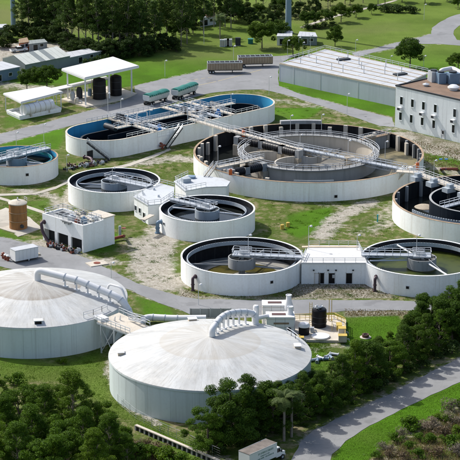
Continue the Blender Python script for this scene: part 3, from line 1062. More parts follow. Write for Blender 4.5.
# bridge from the middle of the basin to the front right rim
a = radians(-38)
bridge(t7, (T7[0] - 3, T7[1] + 2.5, H7 + 0.3), on_rim(T7, RT7, a, H7 + 0.3), 1.8, 0.9)
MB().cyl(T7, 0.8, 0.5, H7 + 0.2, 18).part("centre_column", M['conc'], t7)
MB().ring(T7, 3.2, 3.4, 2.2, 4.0, 30).part("feed_well", M['conc_grey'], t7)
for k in range(2):
    d = Vector((cos(1.0 + k * pi), sin(1.0 + k * pi), 0))
    MB().tube([Vector((T7[0], T7[1], 2.4)) + d * 3, Vector((T7[0], T7[1], 1.6)) + d * 16.5], 0.22, 8).part("rake_arm", M['conc_grey'], t7)
MB().tube(bend([at(324, 150, 4.6), at(324, 150, 8.0), at(332, 150, 8.0), at(332, 150, 4.6)], 1.4, 6), 0.14, 8).part("loop_pipe", M['rail'], t7)
pf = at(392.5, 169.5, H7 + 0.3)
stair(t7, on_rim(T7, RT7 + 0.2, radians(-38), H7 + 0.2), at(383.5, 192, 0.1), 1.4, 'conc_pale')
# two lines of brush rotors with their walkways
q = [at(237.5, 139.5, 4.9), at(262, 143.5, 4.9), at(282, 148.5, 4.9), at(299, 153, 4.9)]
for p_, q_ in zip(q, q[1:]):
    rotor(t7, p_, q_, 1.05, 4.7)
bridge(t7, at(231, 130, 5.6), at(301, 149.5, 5.6), 1.7, 0.5, False, 'conc_pale', "rotor_walkway")
q = [at(231, 171.5, 4.9), at(246, 168.5, 4.9), at(263, 165, 4.9)]
for p_, q_ in zip(q, q[1:]):
    rotor(t7, p_, q_, 1.0, 4.5)
bridge(t7, at(217, 167, 5.4), at(262, 157.5, 5.4), 1.6, 0.5, False, 'conc_pale', "rotor_walkway")
# curved baffle inside the basin
bc = at(300, 163, 4.0)
bf = MB().ring(bc, 6.0, 6.4, 0.9, 4.1, 30, radians(70), radians(205)).part("curved_baffle", M['conc_pale'], t7)
bc2 = at(268, 158, 4.0)
MB().ring(bc2, 6.6, 7.0, 0.6, 4.0, 30, radians(35), radians(215)).part("curved_baffle", M['conc_pale'], t7)
MB().box(at(350, 158, 4.9), 1.2, 1.0, 0.9, 5.2, 0.3).part("valve_chamber", M['conc'], t7)
MB().box(at(369, 138, 4.4), 1.6, 0.8, 0.9, 5.0, 0.7).part("gate_pier", M['conc'], t7)
hatch(t7, T7, RT7, radians(-79), 1.2, 0.7)
for u, v in ((290.4, 131), (321.5, 130), (300, 151), (348, 157), (218, 163), (385, 158)):
    lamp_post(at(u, v, 4.5), 4.6, {290.4: "lamp post at the back left of the largest tank", 321.5: "lamp post at the back of the largest tank beside the overflow channel",
                                 300: "lamp post on the basin bridge of the largest tank", 348: "lamp post where the basin bridge crosses the largest tank's ring walkway",
                                 218: "lamp post on the left rim of the largest tank", 385: "lamp post over the sludge bed of the largest tank"}[u])

# ------------------------------------------------------------------ second ditch, cut by the right edge
T2, RT2 = (58.5, 443.2), 20.9
t2 = thing("oxidation_ditch", "round white tank with rusty rim and black interior cut by the right edge", "treatment tank", (T2[0], T2[1], 0))
tank_wall(t2, T2, RT2, H7, rim='rust_rim', th=0.45, n=120)
MB().disc(T2, RT2 - 0.5, 0.9, 80).part("water", M['water_black'], t2, sharp=0)
MB().ring(T2, 12.0, 12.4, 0.0, H7 + 0.1, 70).part("inner_ring_wall", M['lining_navy'], t2)
MB().ring(T2, 11.95, 12.45, H7 + 0.1, H7 + 0.2, 70).part("ring_cap", M['conc_grey'], t2)
MB().ring(T2, 4.0, 4.3, 0.0, 4.0, 40).part("feed_well", M['conc_grey'], t2)
tw = MB()
for k in range(60):
    a = radians(-152 + 110 * k / 59)
    tw.box(on_rim(T2, RT2 - 1.6, a), 0.12, 0.20, H7 - 1.1, H7 + 0.25, a)
tw.ring(T2, RT2 - 1.75, RT2 - 1.45, H7 - 0.35, H7 - 0.2, 60, radians(-152), radians(-42))
tw.ring(T2, RT2 - 1.75, RT2 - 1.45, H7 - 1.25, H7 - 1.1, 60, radians(-152), radians(-42))
tw.part("weir_slats", M['launder'], t2, sharp=0)
bA, bB = at(417, 173.5, 5.6), at(475, 193.5, 5.6)
bridge(t2, bA, bB, 2.2, 0.4, False, 'conc_pale')
dd = (bB - bA)
for f in (0.06, 0.34, 0.62, 0.88):
    p = bA + dd * f + Vector((-1.0, -1.6, 0))
    an = math.atan2(dd.y, dd.x)
    ar = MB().box(p, 1.0, 1.3, 4.6, 5.7, an).box(p + Vector((0.3, 0.2, 0)), 0.6, 0.7, 5.7, 6.4, an).part("aerator", M['launder'], t2)
    MB().cyl(p, 0.35, 0.9, 4.6, 10).part("aerator_shaft", M['steel_dark'], t2, ar)
bridge(t2, at(442, 207, 4.9), at(480, 197, 4.9), 1.5, 0.6, False, 'galv', "inner_bridge")
MB().lathe(at(424, 207, 0.9), [(2.3, 0.92), (1.6, 1.25), (0.02, 1.5)], 14).part("sludge_mound", M['conc'], t2)
for k in range(4):
    a = radians(130 + k * 16)
    MB().box(on_rim(T2, RT2 - 0.8, a), 0.3, 0.3, 0.3, H7 - 0.1, a).part("wall_column", M['conc_grey'], t2)
lamp_post(on_rim(T2, RT2 - 0.3, radians(118), H7), 4.6, "lamp post on the back rim of the black tank at the right edge")


# ------------------------------------------------------------------ oval tank with blue lining
OA, OB, RO, HO = at(103.5, 131, 4.7), at(239, 102, 4.7), 9.9, 4.7
ax = (OB - OA)
ax.z = 0
LO = ax.length
ax.normalize()
nr = Vector((-ax.y, ax.x, 0))          # towards the back
OAN = math.atan2(ax.y, ax.x)


def race(r, n=24):
    pts = [OB + ax * 0 + Vector((r * cos(OAN - pi / 2 + pi * k / n), r * sin(OAN - pi / 2 + pi * k / n), 0)) for k in range(n + 1)]
    pts += [OA + Vector((r * cos(OAN + pi / 2 + pi * k / n), r * sin(OAN + pi / 2 + pi * k / n), 0)) for k in range(n + 1)]
    return pts


def race_wall(r0, r1, z0, z1, n=24):
    mb = MB()
    a, b = race(r0, n), race(r1, n)
    m = len(a)
    vs = []
    for p, q_ in zip(a, b):
        vs += [(q_.x, q_.y, z0), (q_.x, q_.y, z1), (p.x, p.y, z1), (p.x, p.y, z0)]
    fs = []
    for i in range(m):
        j = (i + 1) % m
        for k in range(4):
            fs.append((i * 4 + k, j * 4 + k, j * 4 + (k + 1) % 4, i * 4 + (k + 1) % 4))
    return mb.add(vs, fs)


to = thing("oval_tank", "long oval white tank with bright blue lining and a maze of railings", "treatment tank", ((OA.x + OB.x) / 2, (OA.y + OB.y) / 2, 0))
race_wall(RO - 0.4, RO, -0.2, HO - 0.08).part("wall", M['white_wall'], to)
race_wall(RO - 0.44, RO + 0.05, HO - 0.08, HO).part("rim_cap", M['conc_pale'], to)
race_wall(RO - 0.43, RO - 0.402, 0, HO - 0.085).part("lining", M['blue_lining'], to)
wp = race(RO - 0.42)
MB().add([(p.x, p.y, 0.9) for p in wp], [tuple(range(len(wp)))]).part("water", M['water_black'], to, sharp=0)
race_wall(5.7, 6.0, 0.3, HO - 1.9).part("inner_wall", M['lining_navy'], to)
race_wall(5.6, 6.1, HO - 1.9, HO - 1.8).part("inner_wall_cap", M['steel_dark'], to)


def op(s, n_, z):
    """point on the oval tank: s metres along its axis, n_ metres towards the back"""
    return Vector((OA.x, OA.y, 0)) + ax * s + nr * n_ + UP * z


MB().beam(op(1.5, 0, 1.8), op(LO - 2, 0, 1.8), 0.4, 2.8).part("divider_wall", M['lining_navy'], to)
sp_w = bridge(to, op(4, 0, HO + 0.1), op(LO - 2, 0, HO + 0.1), 1.5, 0.4, False, 'conc_pale', "spine_walkway")
for f, nm in ((9.6, 1), (13, 2), (28.3, 1), (32.4, 2), (37, 1)):
    bridge(to, op(f, -RO + 0.3, HO + 0.1), op(f, RO - 0.3, HO + 0.1), 1.3, 0.4, False, 'conc_pale' if nm == 1 else 'galv', "cross_walkway")
for s0, s1, n0 in ((0, 9, -RO + 0.3), (14, 27.5, -RO + 0.3), (2, 25, RO - 0.3), (15, 27.5, -5.85), (15, 27.5, 5.85), (38, 46, -RO + 0.3)):
    MB().rail([op(s0, n0, HO if abs(n0) > 8 else HO - 1.8), op(s1, n0, HO if abs(n0) > 8 else HO - 1.8)], 1.1, 0.05, 1.8).part("railing", M['rail'], to)
for (s0, n0, mt, hx, hy, hz) in ((10.5, 4, 'steel_dark', 0.9, 1.2, 1.6), (12, -2.2, 'conc_grey', 0.9, 0.8, 1.2), (11, 7.3, 'steel_dark', 1.6, 1.1, 1.8), (13.5, -6.5, 'blue_paint', 0.5, 0.5, 1.0),
                                 (29.6, 2.6, 'steel_dark', 1.4, 0.9, 1.5), (31, -4, 'conc_grey', 1.2, 0.8, 1.2), (34, 1.8, 'galv', 1.0, 1.0, 1.3), (35.4, -5.2, 'blue_paint', 0.6, 0.5, 1.2),
                                 (38.8, -3, 'conc_grey', 0.9, 0.9, 1.4), (27.5, -7.3, 'launder', 0.8, 0.8, 1.1)):
    p = op(s0, n0, 0)
    g = MB().box(p, hx, hy, HO - 1.2, HO + 0.2, OAN).cyl(p, min(hx, hy) * 0.7, HO + 0.2, HO + hz * 0.8, 12)
    g.box(p + ax * hx * 0.6, hx * 0.35, hy * 0.5, HO + 0.2, HO + hz * 0.6, OAN)
    g.part("drive_unit", M[mt], to)
for s0, z0 in ((9.6, 1.1), (13, 1.0), (32, 1.2)):
    MB().tube(bend([op(s0, 2, HO + 0.3), op(s0, 2, HO + 2.2), op(s0 + 3.5, 2, HO + 2.2), op(s0 + 3.5, 2, HO + 0.3)], 0.7), 0.16, 8).part("loop_pipe", M['rail'], to)
# rotors in the channel
for s0, n0, n1 in ((5, 1, 5.4), (39, -5, -1), (42, 1, 5)):
    p, q_ = op(s0, n0, HO - 0.4), op(s0, n1, HO - 0.4)
    MB().tube([p, q_], 0.8, 14).part("rotor_cover", M['steel_dark'], to)
# stairs and conveyor on the front wall, raised pump platform
stair(to, at(87, 142, 4.75), at(110, 160, 0.1), 1.3, 'steel_dark')
stair(to, at(181, 127.5, 4.75), at(166, 148.5, 0.1), 1.3, 'steel_dark')
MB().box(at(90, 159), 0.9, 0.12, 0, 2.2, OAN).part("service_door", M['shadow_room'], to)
hatch(to, (OB.x, OB.y), RO, OAN - 1.9, 2.0, 0.6)
lamp_post(at(121, 113.5, 4.7), 4.5, "lamp post on the back rim of the oval tank near its left cross walkways")
lamp_post(at(150, 131, 4.7), 6.2, "lamp post on the front rim of the oval tank above the pump platform")
lamp_post(at(231, 110, 4.7), 5.0, "lamp post at the right end of the oval tank")

pp = thing("pump_platform", "white pump platform on legs with a blue pump, against the oval tank", "platform", at(160, 150))
pb = at(160, 146.5)
MB().box(pb, 2.2, 1.6, 3.0, 3.3, OAN).part("deck", M['white_paint'], pp)
for sx in (-1, 1):
    for sy in (-1, 1):
        q_ = pb + ax * sx * 2.0 + nr * sy * 1.4
        MB().box(q_, 0.16, 0.16, 0, 3.0, OAN).part("leg", M['white_paint'], pp)
MB().box(pb, 0.6, 0.5, 3.3, 4.0, OAN).cyl(pb, 0.42, 4.0, 5.0, 12).part("pump", M['blue_paint'], pp)
qq = [pb + ax * 2.1 + nr * 1.5, pb - ax * 2.1 + nr * 1.5, pb - ax * 2.1 - nr * 1.5, pb + ax * 2.1 - nr * 1.5, pb + ax * 2.1 + nr * 1.5]
MB().rail([x + UP * 3.3 for x in qq], 1.1, 0.045, 1.5).part("railing", M['rail'], pp)
for u, v, lab in ((132, 152.5, "red valve pipes at the foot of the oval tank"), (162.5, 149, "red elbow pipe under the pump platform")):
    p = at(u, v)
    t = thing("valve_pipe", lab, "pipe", p)
    MB().tube(bend([p + nr * 2.2 + UP * 1.4, p + UP * 1.4, p], 0.6), 0.28, 10).part("pipe_run", M['pipe_red'], t)
    MB().tube([p + UP * 0.9 - ax * 0.9, p + UP * 0.9 + ax * 0.9], 0.26, 10).part("valve_body", M['pipe_red'], t)
    MB().cyl(p, 0.45, 0.02, 0.15, 12).part("flange", M['pipe_red'], t)

# walkway from the oval tank to the large ditch
fb = thing("foot_bridge", "pale foot bridge between the oval tank and the largest tank", "foot bridge", at(214, 138))
fa, fe = at(190, 118.5, 5.2), at(233, 131.5, 5.2)
bridge(fb, fa, fe, 1.7, 0.4, False, 'conc_pale')
MB().box((fa + fe) / 2, 0.3, 0.5, 0, 5.05, 0.8).part("pier", M['white_wall'], fb)
MB().box(fa.lerp(fe, 0.15), 0.3, 0.5, 0, 5.05, 0.8).part("pier", M['white_wall'], fb)
p = at(243.5, 133, 5.6)
MB().box(p, 0.35, 0.35, p.z - 1.2, p.z + 0.6, 0.2).lathe(p, [(0.4, p.z + 0.6), (0.02, p.z + 0.95)], 10).solo("alarm_beacon", M['orange'], "orange box beside the foot bridge on the largest tank's rim", "equipment box", p)
p = at(255, 124.5)
t = thing("valve_pipe", "brown elbow pipe below the right end of the oval tank", "pipe", p)
MB().tube(bend([p + Vector((-3, 1.5, 2.6)), p + Vector((0, 0, 2.6)), p + UP * 0.02], 0.9), 0.5, 12).part("pipe_run", M['pipe_brown'], t)
MB().cyl(p, 0.75, 0.02, 0.2, 14).part("flange", M['pipe_brown'], t)

# ------------------------------------------------------------------ wall openings
def win(t, p, n, w, h, z, glass='glass', frame='rail', name="window", th=0.08):
    """framed opening whose sill centre is at p (on the wall face), facing n"""
    n = Vector((n[0], n[1], 0)).normalized()
    an = math.atan2(n.y, n.x)
    s = Vector((-n.y, n.x, 0))
    p = Vector((p[0], p[1], 0))
    g = MB()
    for sg in (-1, 1):
        g.box(p + s * sg * (w / 2 + 0.05) + n * 0.03, th, 0.06, z - 0.1, z + h + 0.1, an)
    g.box(p + n * 0.03, th + 0.05, w / 2 + 0.12, z - 0.16, z - 0.02, an)
    g.box(p + n * 0.03, th, w / 2 + 0.1, z + h, z + h + 0.1, an)
    o = g.part(name, M[frame], t)
    MB().box(p + n * 0.005, 0.02, w / 2, z - 0.01, z + h, an).part("pane", M[glass], t, o)
    return o


# ------------------------------------------------------------------ doorway building between two clarifiers
H = 4.75
zq = [at(301.5, 262.5, H), at(309.5, 245.5, H), at(358, 245.5, H), at(366.5, 262.5, H)]
cb = thing("control_building", "low white flat roofed building with dark doors between two round clarifiers", "building", at(334, 284))
MB().prism([p[:2] for p in zq], 0, H - 0.3).part("wall", M['white_wall'], cb)
MB().prism([(p + (p - (zq[0] + zq[2]) / 2).normalized() * 0.25)[:2] for p in zq], H - 0.3, H).part("roof", M['white_deck'], cb)
MB().rail([zq[0] + UP * 0.01, zq[3] + UP * 0.01], 1.0, 0.045, 2.2).part("railing", M['rail'], cb)
MB().rail([zq[1], zq[2]], 1.0, 0.045, 2.2).part("railing", M['rail'], cb)
for a_, b_ in ((zq[0], zq[1]), (zq[2], zq[3])):
    MB().rail([a_, a_.lerp(b_, 0.55)], 1.0, 0.045, 1.6).part("railing", M['rail'], cb)
fy = zq[0].y
f0 = Vector((zq[0].x, fy, 0))
fx = lambda u: zq[0].lerp(zq[3], (u - 75) / 265)
nf = Vector((0, -1, 0))
d_ = win(cb, fx(140), nf, 1.0, 2.2, 0.16, 'white_paint', 'conc_pale', "door")
d_ = win(cb, fx(157), nf, 1.1, 2.3, 0.16, 'black', 'rail', "open_doorway")
win(cb, fx(199), nf, 1.25, 2.25, 0.16, 'black', 'rail', "door")
win(cb, fx(270), nf, 1.25, 2.25, 0.16, 'black', 'rail', "door")
for u in (125, 184, 216, 286):
    q_ = fx(u)
    MB().box(q_ + nf * 0.12, 0.16, 0.18, 2.95, 3.2, -pi / 2).part("wall_light", M['steel_dark'], cb)
MB().box(fx(206) + nf * 0.1, 0.14, 0.25, 1.4, 2.1, -pi / 2).part("meter_box", M['galv'], cb)
MB().box(at(330, 247, H), 6.0, 0.5, H + 0.005, H + 0.12).part("roof_patch", M['sand_roof'], cb)
lamp_post(at(308.5, 249, H), 5.2, "lamp post on the left roof edge of the doorway building")
lamp_post(at(357, 250, H), 3.4, "short lamp post on the right roof edge of the doorway building")
lamp_post(at(248.3, 251, 5.1), 3.6, "lamp post on the drained clarifier's bridge")
lamp_post(at(416.5, 252, 5.1), 3.8, "lamp post on the green water clarifier's bridge")
lamp_post(at(112.5, 181, 5.1), 3.4, "lamp post on the bridge of the clarifier behind the pump house")

# ------------------------------------------------------------------ deck building between the upper clarifiers
H = 4.7
dk = thing("deck_building", "grey roofed splitter building squeezed between the two upper clarifiers", "building", at(155, 206))
pl = [at(134, 196.5, H), at(147, 189, H), at(160.5, 183.5, H), at(174, 187, H), at(173, 195.5, H), at(161, 203.5, H), at(148, 205, H)]
MB().prism([p[:2] for p in pl], 0, H - 0.2).part("wall", M['white_wall'], dk)
cc = sum(pl, Vector()) / len(pl)
MB().prism([(p + (p - cc).normalized() * 0.2)[:2] for p in pl], H - 0.2, H + 0.02).part("roof", M['grey_deck'], dk)
MB().rail([pl[0], pl[6], pl[5], pl[4]], 1.05, 0.045, 1.8).part("railing", M['rail'], dk)
MB().rail([pl[1], pl[2], pl[3]], 1.05, 0.045, 1.8).part("railing", M['rail'], dk)
stair(dk, at(142.5, 194.5, 4.7), at(152, 213, 0.1), 1.2, 'steel_dark')
fw = (pl[6] - pl[0])
nn_ = Vector((fw.y, -fw.x, 0)).normalized()
for f in (0.12, 0.42):
    win(dk, pl[0].lerp(pl[6], f), nn_, 1.0, 1.1, 1.6)
win(dk, pl[0].lerp(pl[6], 0.72), nn_, 1.0, 2.1, 0.12, 'black', 'rail', "door")
for q_ in (at(154, 190, H), at(158.5, 197, H)):
    MB().cyl(q_, 0.35, H, H + 0.55, 12, 0.2).part("roof_vent", M['rail'], dk)
for u, v in ((144, 219.5), (150, 217)):
    MB().box(at(u, v), 0.35, 0.35, 0.0, 3.6, 0.5).part("buttress", M['white_wall'], dk)
MB().beam(at(142.5, 220, 3.7), at(152, 215, 3.7), 1.3, 0.25).part("landing", M['conc_pale'], dk)

dk2 = thing("deck_building", "pale flat deck with red brown pipes between the largest tank and a clarifier", "building", at(200, 194))
H2 = 4.3
pl = [at(175, 181, H2), at(188, 175, H2), at(206, 176, H2), at(222, 178.5, H2), at(229, 181.5, H2), at(226, 186, H2), at(206, 186.5, H2), at(186, 190.5, H2)]
MB().prism([p[:2] for p in pl], 0, H2 - 0.25).part("wall", M['white_wall'], dk2)
cc = sum(pl, Vector()) / len(pl)
MB().prism([(p + (p - cc).normalized() * 0.3)[:2] for p in pl], H2 - 0.25, H2).part("roof", M['grey_deck'], dk2)
MB().rail([pl[6], pl[7], pl[0], pl[1]], 1.05, 0.045, 1.6).part("railing", M['rail'], dk2)
q_ = at(186, 182, H2)
MB().box(q_, 1.0, 0.8, H2, H2 + 1.0, 0.4).part("control_cabinet", M['launder'], dk2)
MB().cyl(at(192, 178, H2), 0.9, H2, H2 + 0.5, 16).part("valve_top", M['pipe_blue'], dk2)
stair(dk2, at(206, 177, H2), at(215.5, 165, 5.2), 1.1, 'conc_pale')
pb = thing("pipe_cluster", "red brown flanged pipes beside the pale deck", "pipe", at(212, 195))
for k, (u, v) in enumerate(((206.5, 195), (211.5, 195.5), (216.5, 194))):
    p = at(u, v)
    MB().tube(bend([p + Vector((0, 3.0, 2.6)), p + Vector((0, 0, 2.6)), p + UP * 0.0], 0.8), 0.42, 12).part("pipe_run", M['pipe_brown'], pb)
    MB().cyl(p, 0.65, 0.0, 0.16, 14).part("flange", M['pipe_red'], pb)
    MB().tube([p + Vector((0, -0.1, 2.6)), p + Vector((0, -0.5, 2.6))], 0.62, 14).part("flange", M['pipe_red'], pb)
MB().tube([at(204, 191, 2.6), at(219, 191, 2.6)], 0.38, 10).part("header", M['pipe_red'], pb)
p = at(230.5, 173.5, 5.0)
t = thing("alarm_beacon", "tall orange box on the left rim of the largest tank", "equipment box", Vector((p.x, p.y, 4.7)))
MB().box(p, 0.4, 0.4, 4.7, 6.0).part("cabinet", M['orange'], t)
MB().lathe(p, [(0.42, 6.0), (0.02, 6.25)], 12).part("beacon", M['pipe_red'], t)
p = at(417.5, 168, 4.7)
t = thing("alarm_beacon", "orange box on the right rim of the largest tank by the stairs", "equipment box", Vector((p.x, p.y, 4.7)))
MB().box(p, 0.35, 0.35, 4.3, 6.0).part("cabinet", M['orange'], t)
MB().lathe(p, [(0.36, 6.0), (0.02, 6.2)], 12).part("beacon", M['pipe_red'], t)
# link bridge between the two ditches
fb = thing("foot_bridge", "pale foot bridge with railings between the largest tank and the right edge tank", "foot bridge", at(408, 188))
bridge(fb, at(397, 170.5, 5.2), at(424, 172.5, 5.2), 2.4, 0.4, False, 'conc_pale')
MB().box(at(410, 187), 0.4, 0.6, 0, 5.05, 0.4).part("pier", M['white_wall'], fb)

# ------------------------------------------------------------------ pump house with open bays
HP = 6.25
A_, B_, C_ = at(43, 240), at(83.5, 253), at(104, 247)
D_ = A_ + (C_ - B_)
ph = thing("pump_house", "white box pump house with three open bays and clutter on its roof", "building", (A_ + C_) / 2)
u_ = (B_ - A_).normalized()
w_ = (C_ - B_).normalized()
LW, LD = (B_ - A_).length, (C_ - B_).length
fr = MB()
# front: four piers and the wall above the bays
bays = [(0.04, 0.30), (0.37, 0.63), (0.70, 0.965)]
edges = [0.0] + [x for b in bays for x in b] + [1.0]
fn = Vector((u_.y, -u_.x, 0))
if fn.dot(C_ - B_) > 0:
    fn = -fn
th = 0.4
for i in range(0, len(edges), 2):
    p0, p1 = A_ + u_ * LW * edges[i], A_ + u_ * LW * edges[i + 1]
    fr.prism([p[:2] for p in (p0, p1, p1 - fn * th, p0 - fn * th)], -0.1, 2.9)
fr.prism([p[:2] for p in (A_, B_, B_ - fn * th, A_ - fn * th)], 2.9, HP)
fr.part("front_wall", M['white_wall'], ph)
MB().prism([p[:2] for p in (B_ - fn * th, C_, C_ - u_ * th, B_ - fn * th - u_ * th)], -0.1, HP - 0.003).part("side_wall", M['white_wall'], ph)
MB().prism([p[:2] for p in (A_ - fn * th, D_, D_ + u_ * th, A_ - fn * th + u_ * th)], -0.1, HP - 0.003).part("side_wall", M['white_wall'], ph)
MB().prism([p[:2] for p in (C_ - u_ * th, D_ + u_ * th, D_ + u_ * th - w_ * th, C_ - u_ * th - w_ * th)], -0.1, HP - 0.006).part("back_wall", M['white_wall'], ph)
MB().prism([p[:2] for p in (A_ + u_ * th - fn * 1.5, B_ - u_ * th - fn * 1.5, B_ - u_ * th - fn * 1.7, A_ + u_ * th - fn * 1.7)], 0, 2.9).part("bay_back", M['shadow_room'], ph)  # dark sheet carries the shade inside the bays in its colour
MB().prism([p[:2] for p in (A_ + u_ * th - fn * th, B_ - u_ * th - fn * th, C_ - u_ * th - w_ * th, D_ + u_ * th - w_ * th)], HP - 0.6, HP - 0.25).part("roof", M['conc_grey'], ph)
mid = (A_ + C_) / 2


def rp(a, b, z=HP - 0.25):
    return A_ + u_ * LW * a + w_ * LD * b + UP * z


MB().prism([rp(0.12, 0.35)[:2], rp(0.42, 0.35)[:2], rp(0.42, 0.75)[:2], rp(0.12, 0.75)[:2]], HP - 0.24, HP - 0.2).part("roof_opening", M['black'], ph)
MB().rail([rp(0.03, 0.05, HP), rp(0.97, 0.05, HP), rp(0.97, 0.95, HP), rp(0.03, 0.95, HP), rp(0.03, 0.05, HP)], 1.1, 0.05, 1.5).part("railing", M['rail'], ph)
MB().rail([rp(0.48, 0.05, HP), rp(0.48, 0.95, HP)], 1.1, 0.05, 1.5).part("railing", M['rail'], ph)
for a0, b0, hx, hy, z1, mt in ((0.58, 0.3, 0.7, 0.6, 1.0, 'galv'), (0.72, 0.6, 0.9, 0.5, 0.8, 'conc_pale'), (0.85, 0.35, 0.5, 0.5, 1.2, 'pipe_blue'), (0.62, 0.78, 0.5, 0.4, 1.4, 'conc_grey'),
                               (0.9, 0.8, 0.4, 0.6, 0.9, 'galv'), (0.76, 0.2, 0.45, 0.4, 0.8, 'pipe_red')):
    q_ = rp(a0, b0)
    MB().box(q_, hx, hy, HP - 0.25, HP - 0.25 + z1, math.atan2(u_.y, u_.x)).cyl(q_, min(hx, hy) * 0.6, HP - 0.25 + z1, HP + z1, 10).part("roof_machine", M[mt], ph)
MB().tube([rp(0.35, 0.9, HP + 0.3), rp(0.98, 0.55, HP + 0.3)], 0.28, 10).part("roof_pipe", M['conc_pale'], ph)
# overhanging grey screen tray on the front edge
tray = MB().prism([rp(0.5, -0.09)[:2], rp(0.74, -0.09)[:2], rp(0.74, 0.0)[:2], rp(0.5, 0.0)[:2]], HP - 0.1, HP + 0.1)
for k in range(5):
    tray.box(rp(0.53 + 0.045 * k, -0.04), 0.12, 0.2, HP - 0.45 - 0.25 * (k % 2), HP - 0.1, 0.2)
tray.part("screen_tray", M['conc_grey'], ph)
# upper box at the back
q0, q1 = rp(0.62, 1.0), rp(1.0, 1.0)
MB().prism([p[:2] for p in (q0, q1, q1 + w_ * 3.2, q0 + w_ * 3.2)], 0.0, HP + 0.3).part("annex", M['white_wall'], ph)
MB().prism([p[:2] for p in (q0 - u_ * 0.2, q1 + u_ * 0.2, q1 + w_ * 3.4 + u_ * 0.2, q0 + w_ * 3.4 - u_ * 0.2)], HP + 0.3, HP + 0.5).part("annex_roof", M['conc_pale'], ph)
# pipe on the left end of the front
p = A_ + u_ * 0.7 + fn * 0.02
t = thing("overflow_pipe", "dark brown elbow pipe at the left corner of the pump house", "pipe", (p + fn * 1.0)[:2])
MB().tube(bend([p + UP * 4.4, p + fn * 1.0 + UP * 4.4, p + fn * 1.0 + UP * 2.2 + u_ * 0.5, p + fn * 1.0 + u_ * 1.8 + UP * 1.0, p + fn * 1.0 + u_ * 2.6 + UP * 0.2], 0.6), 0.36, 12).part("pipe_run", M['pipe_purple'], t)
MB().tube([p - fn * 0.01 + UP * 4.4, p + fn * 0.14 + UP * 4.4], 0.52, 14).part("wall_flange", M['pipe_purple'], t)
# pumps and valves heaped in the open bays
pr_ = random.Random(5)
for k in range(15):
    f = 0.30 + 0.66 * (k + 0.5) / 15
    p = A_ + u_ * LW * f + fn * pr_.uniform(0.6, 2.2)
    d = Vector((pr_.uniform(-1, 1), pr_.uniform(-1, 1), 0)).normalized()
    r = pr_.uniform(0.22, 0.4)
    t = thing("scrap_valve", f"{['dark', 'red', 'grey'][k % 3]} flanged valve before the pump house bays, {['first', 'second', 'third', 'fourth', 'fifth'][k // 3]} of its colour from the left", "valve", p, "valves heaped before the pump house")
    L = pr_.uniform(0.5, 0.9)
    mt = M[['steel_dark', 'pipe_red', 'galv'][k % 3]]
    MB().tube([p - d * L + UP * r * 1.4, p + d * L + UP * r * 1.4], r, 10).part("valve_body", mt, t)
    for sg in (-1, 1):
        MB().tube([p + d * L * sg + UP * r * 1.4, p + d * (L - 0.12) * sg + UP * r * 1.4], r * 1.4, 12).part("flange", mt, t)
    MB().tube([p + UP * r * 1.4, p + UP * (r * 1.4 + 0.7)], r * 0.5, 8).part("bonnet", mt, t)

# standpipe with red pipe to the right of the pump house
p = at(108, 240)
t = thing("valve_pipe", "rusty red pipe with valve on the grass right of the pump house", "pipe", p)
e = at(124, 236)
MB().tube(bend([at(107, 240, 0.7), at(116, 238, 0.7), at(124, 236, 0.7), at(124, 236, 1.8)], 0.5), 0.34, 10).part("pipe_run", M['pipe_red'], t)
MB().cyl(at(120, 237), 0.3, 0.0, 2.6, 10).part("standpipe", M['launder'], t)
MB().cyl(at(124, 236), 0.5, 1.8, 1.95, 12).part("flange", M['pipe_red'], t)
p = at(97, 264)
t = thing("manhole_slab", "square concrete slab with rusty cover beside the plant road", "manhole", p)
MB().box(p, 2.1, 1.5, -0.1, 0.22, 0.5).part("slab", M['conc_pale'], t)
MB().cyl(p, 0.75, 0.22, 0.3, 18).part("cover", M['pipe_red'], t)

# rusty tank
p = at(18.5, 228)
t = thing("rusty_tank", "rust brown upright tank with white domed top on a concrete pad", "storage tank", p)
MB().cyl(p, 2.05, 0.1, 5.9, 40).part("shell", M['rust_tank'], t)
MB().lathe(p, [(2.16, 5.9), (2.16, 6.1), (1.7, 6.4), (0.8, 6.62), (0.02, 6.68)], 40).part("dome", M['conc_pale'], t)
MB().ring(p, 2.05, 2.13, 3.9, 4.0, 40).ring(p, 2.05, 2.13, 1.9, 2.0, 40).part("hoops", M['rust_rim'], t)
MB().tube([p + Vector((0.9, -1.7, 1.0)), p + Vector((1.15, -2.2, 1.0))], 0.42, 16).part("manway", M['steel_dark'], t)
MB().tube([p + UP * 6.65, p + UP * 7.3], 0.16, 8).part("vent", M['rail'], t)
MB().rail([p + Vector((2.15 * cos(a), 2.15 * sin(a), 6.1)) for a in (0.3, 0.6, 0.9)], 0.9, 0.04, 1).part("railing", M['rail'], t)

# ------------------------------------------------------------------ office block, right
P0, P1 = at(394.8, 127), at(460, 143)
ud = (P1 - P0).normalized()
nb = Vector((ud.y, -ud.x, 0))
if nb.y > 0:
    nb = -nb
HB, WB, DB = 11.75, (P1 - P0).length * 1.7, 26.0
ob = thing("office_block", "pale two storey office block with brown gravel roof at the right edge", "building", P0 + ud * WB / 2)
NP = 7
for k in range(NP):
    q0, q1 = P0 + ud * (WB * k / NP + 0.02), P0 + ud * (WB * (k + 1) / NP - 0.02)
    MB().prism([p[:2] for p in (q0, q1, q1 - nb * 0.3, q0 - nb * 0.3)], -0.1, HB - 0.35).part("wall_panel", M['block_wall'], ob)
MB().prism([p[:2] for p in (P0 - nb * 0.31 + ud * 0.02, P0 + ud * (WB - 0.02) - nb * 0.31, P0 + ud * (WB - 0.02) - nb * (DB - 0.4), P0 + ud * 0.02 - nb * (DB - 0.4))], -0.1, HB - 0.6).part("core", M['block_wall'], ob)
cor = [P0 + nb * 0.12 - ud * 0.12, P0 + ud * WB + nb * 0.12, P0 + ud * WB - nb * DB, P0 - nb * DB - ud * 0.12]
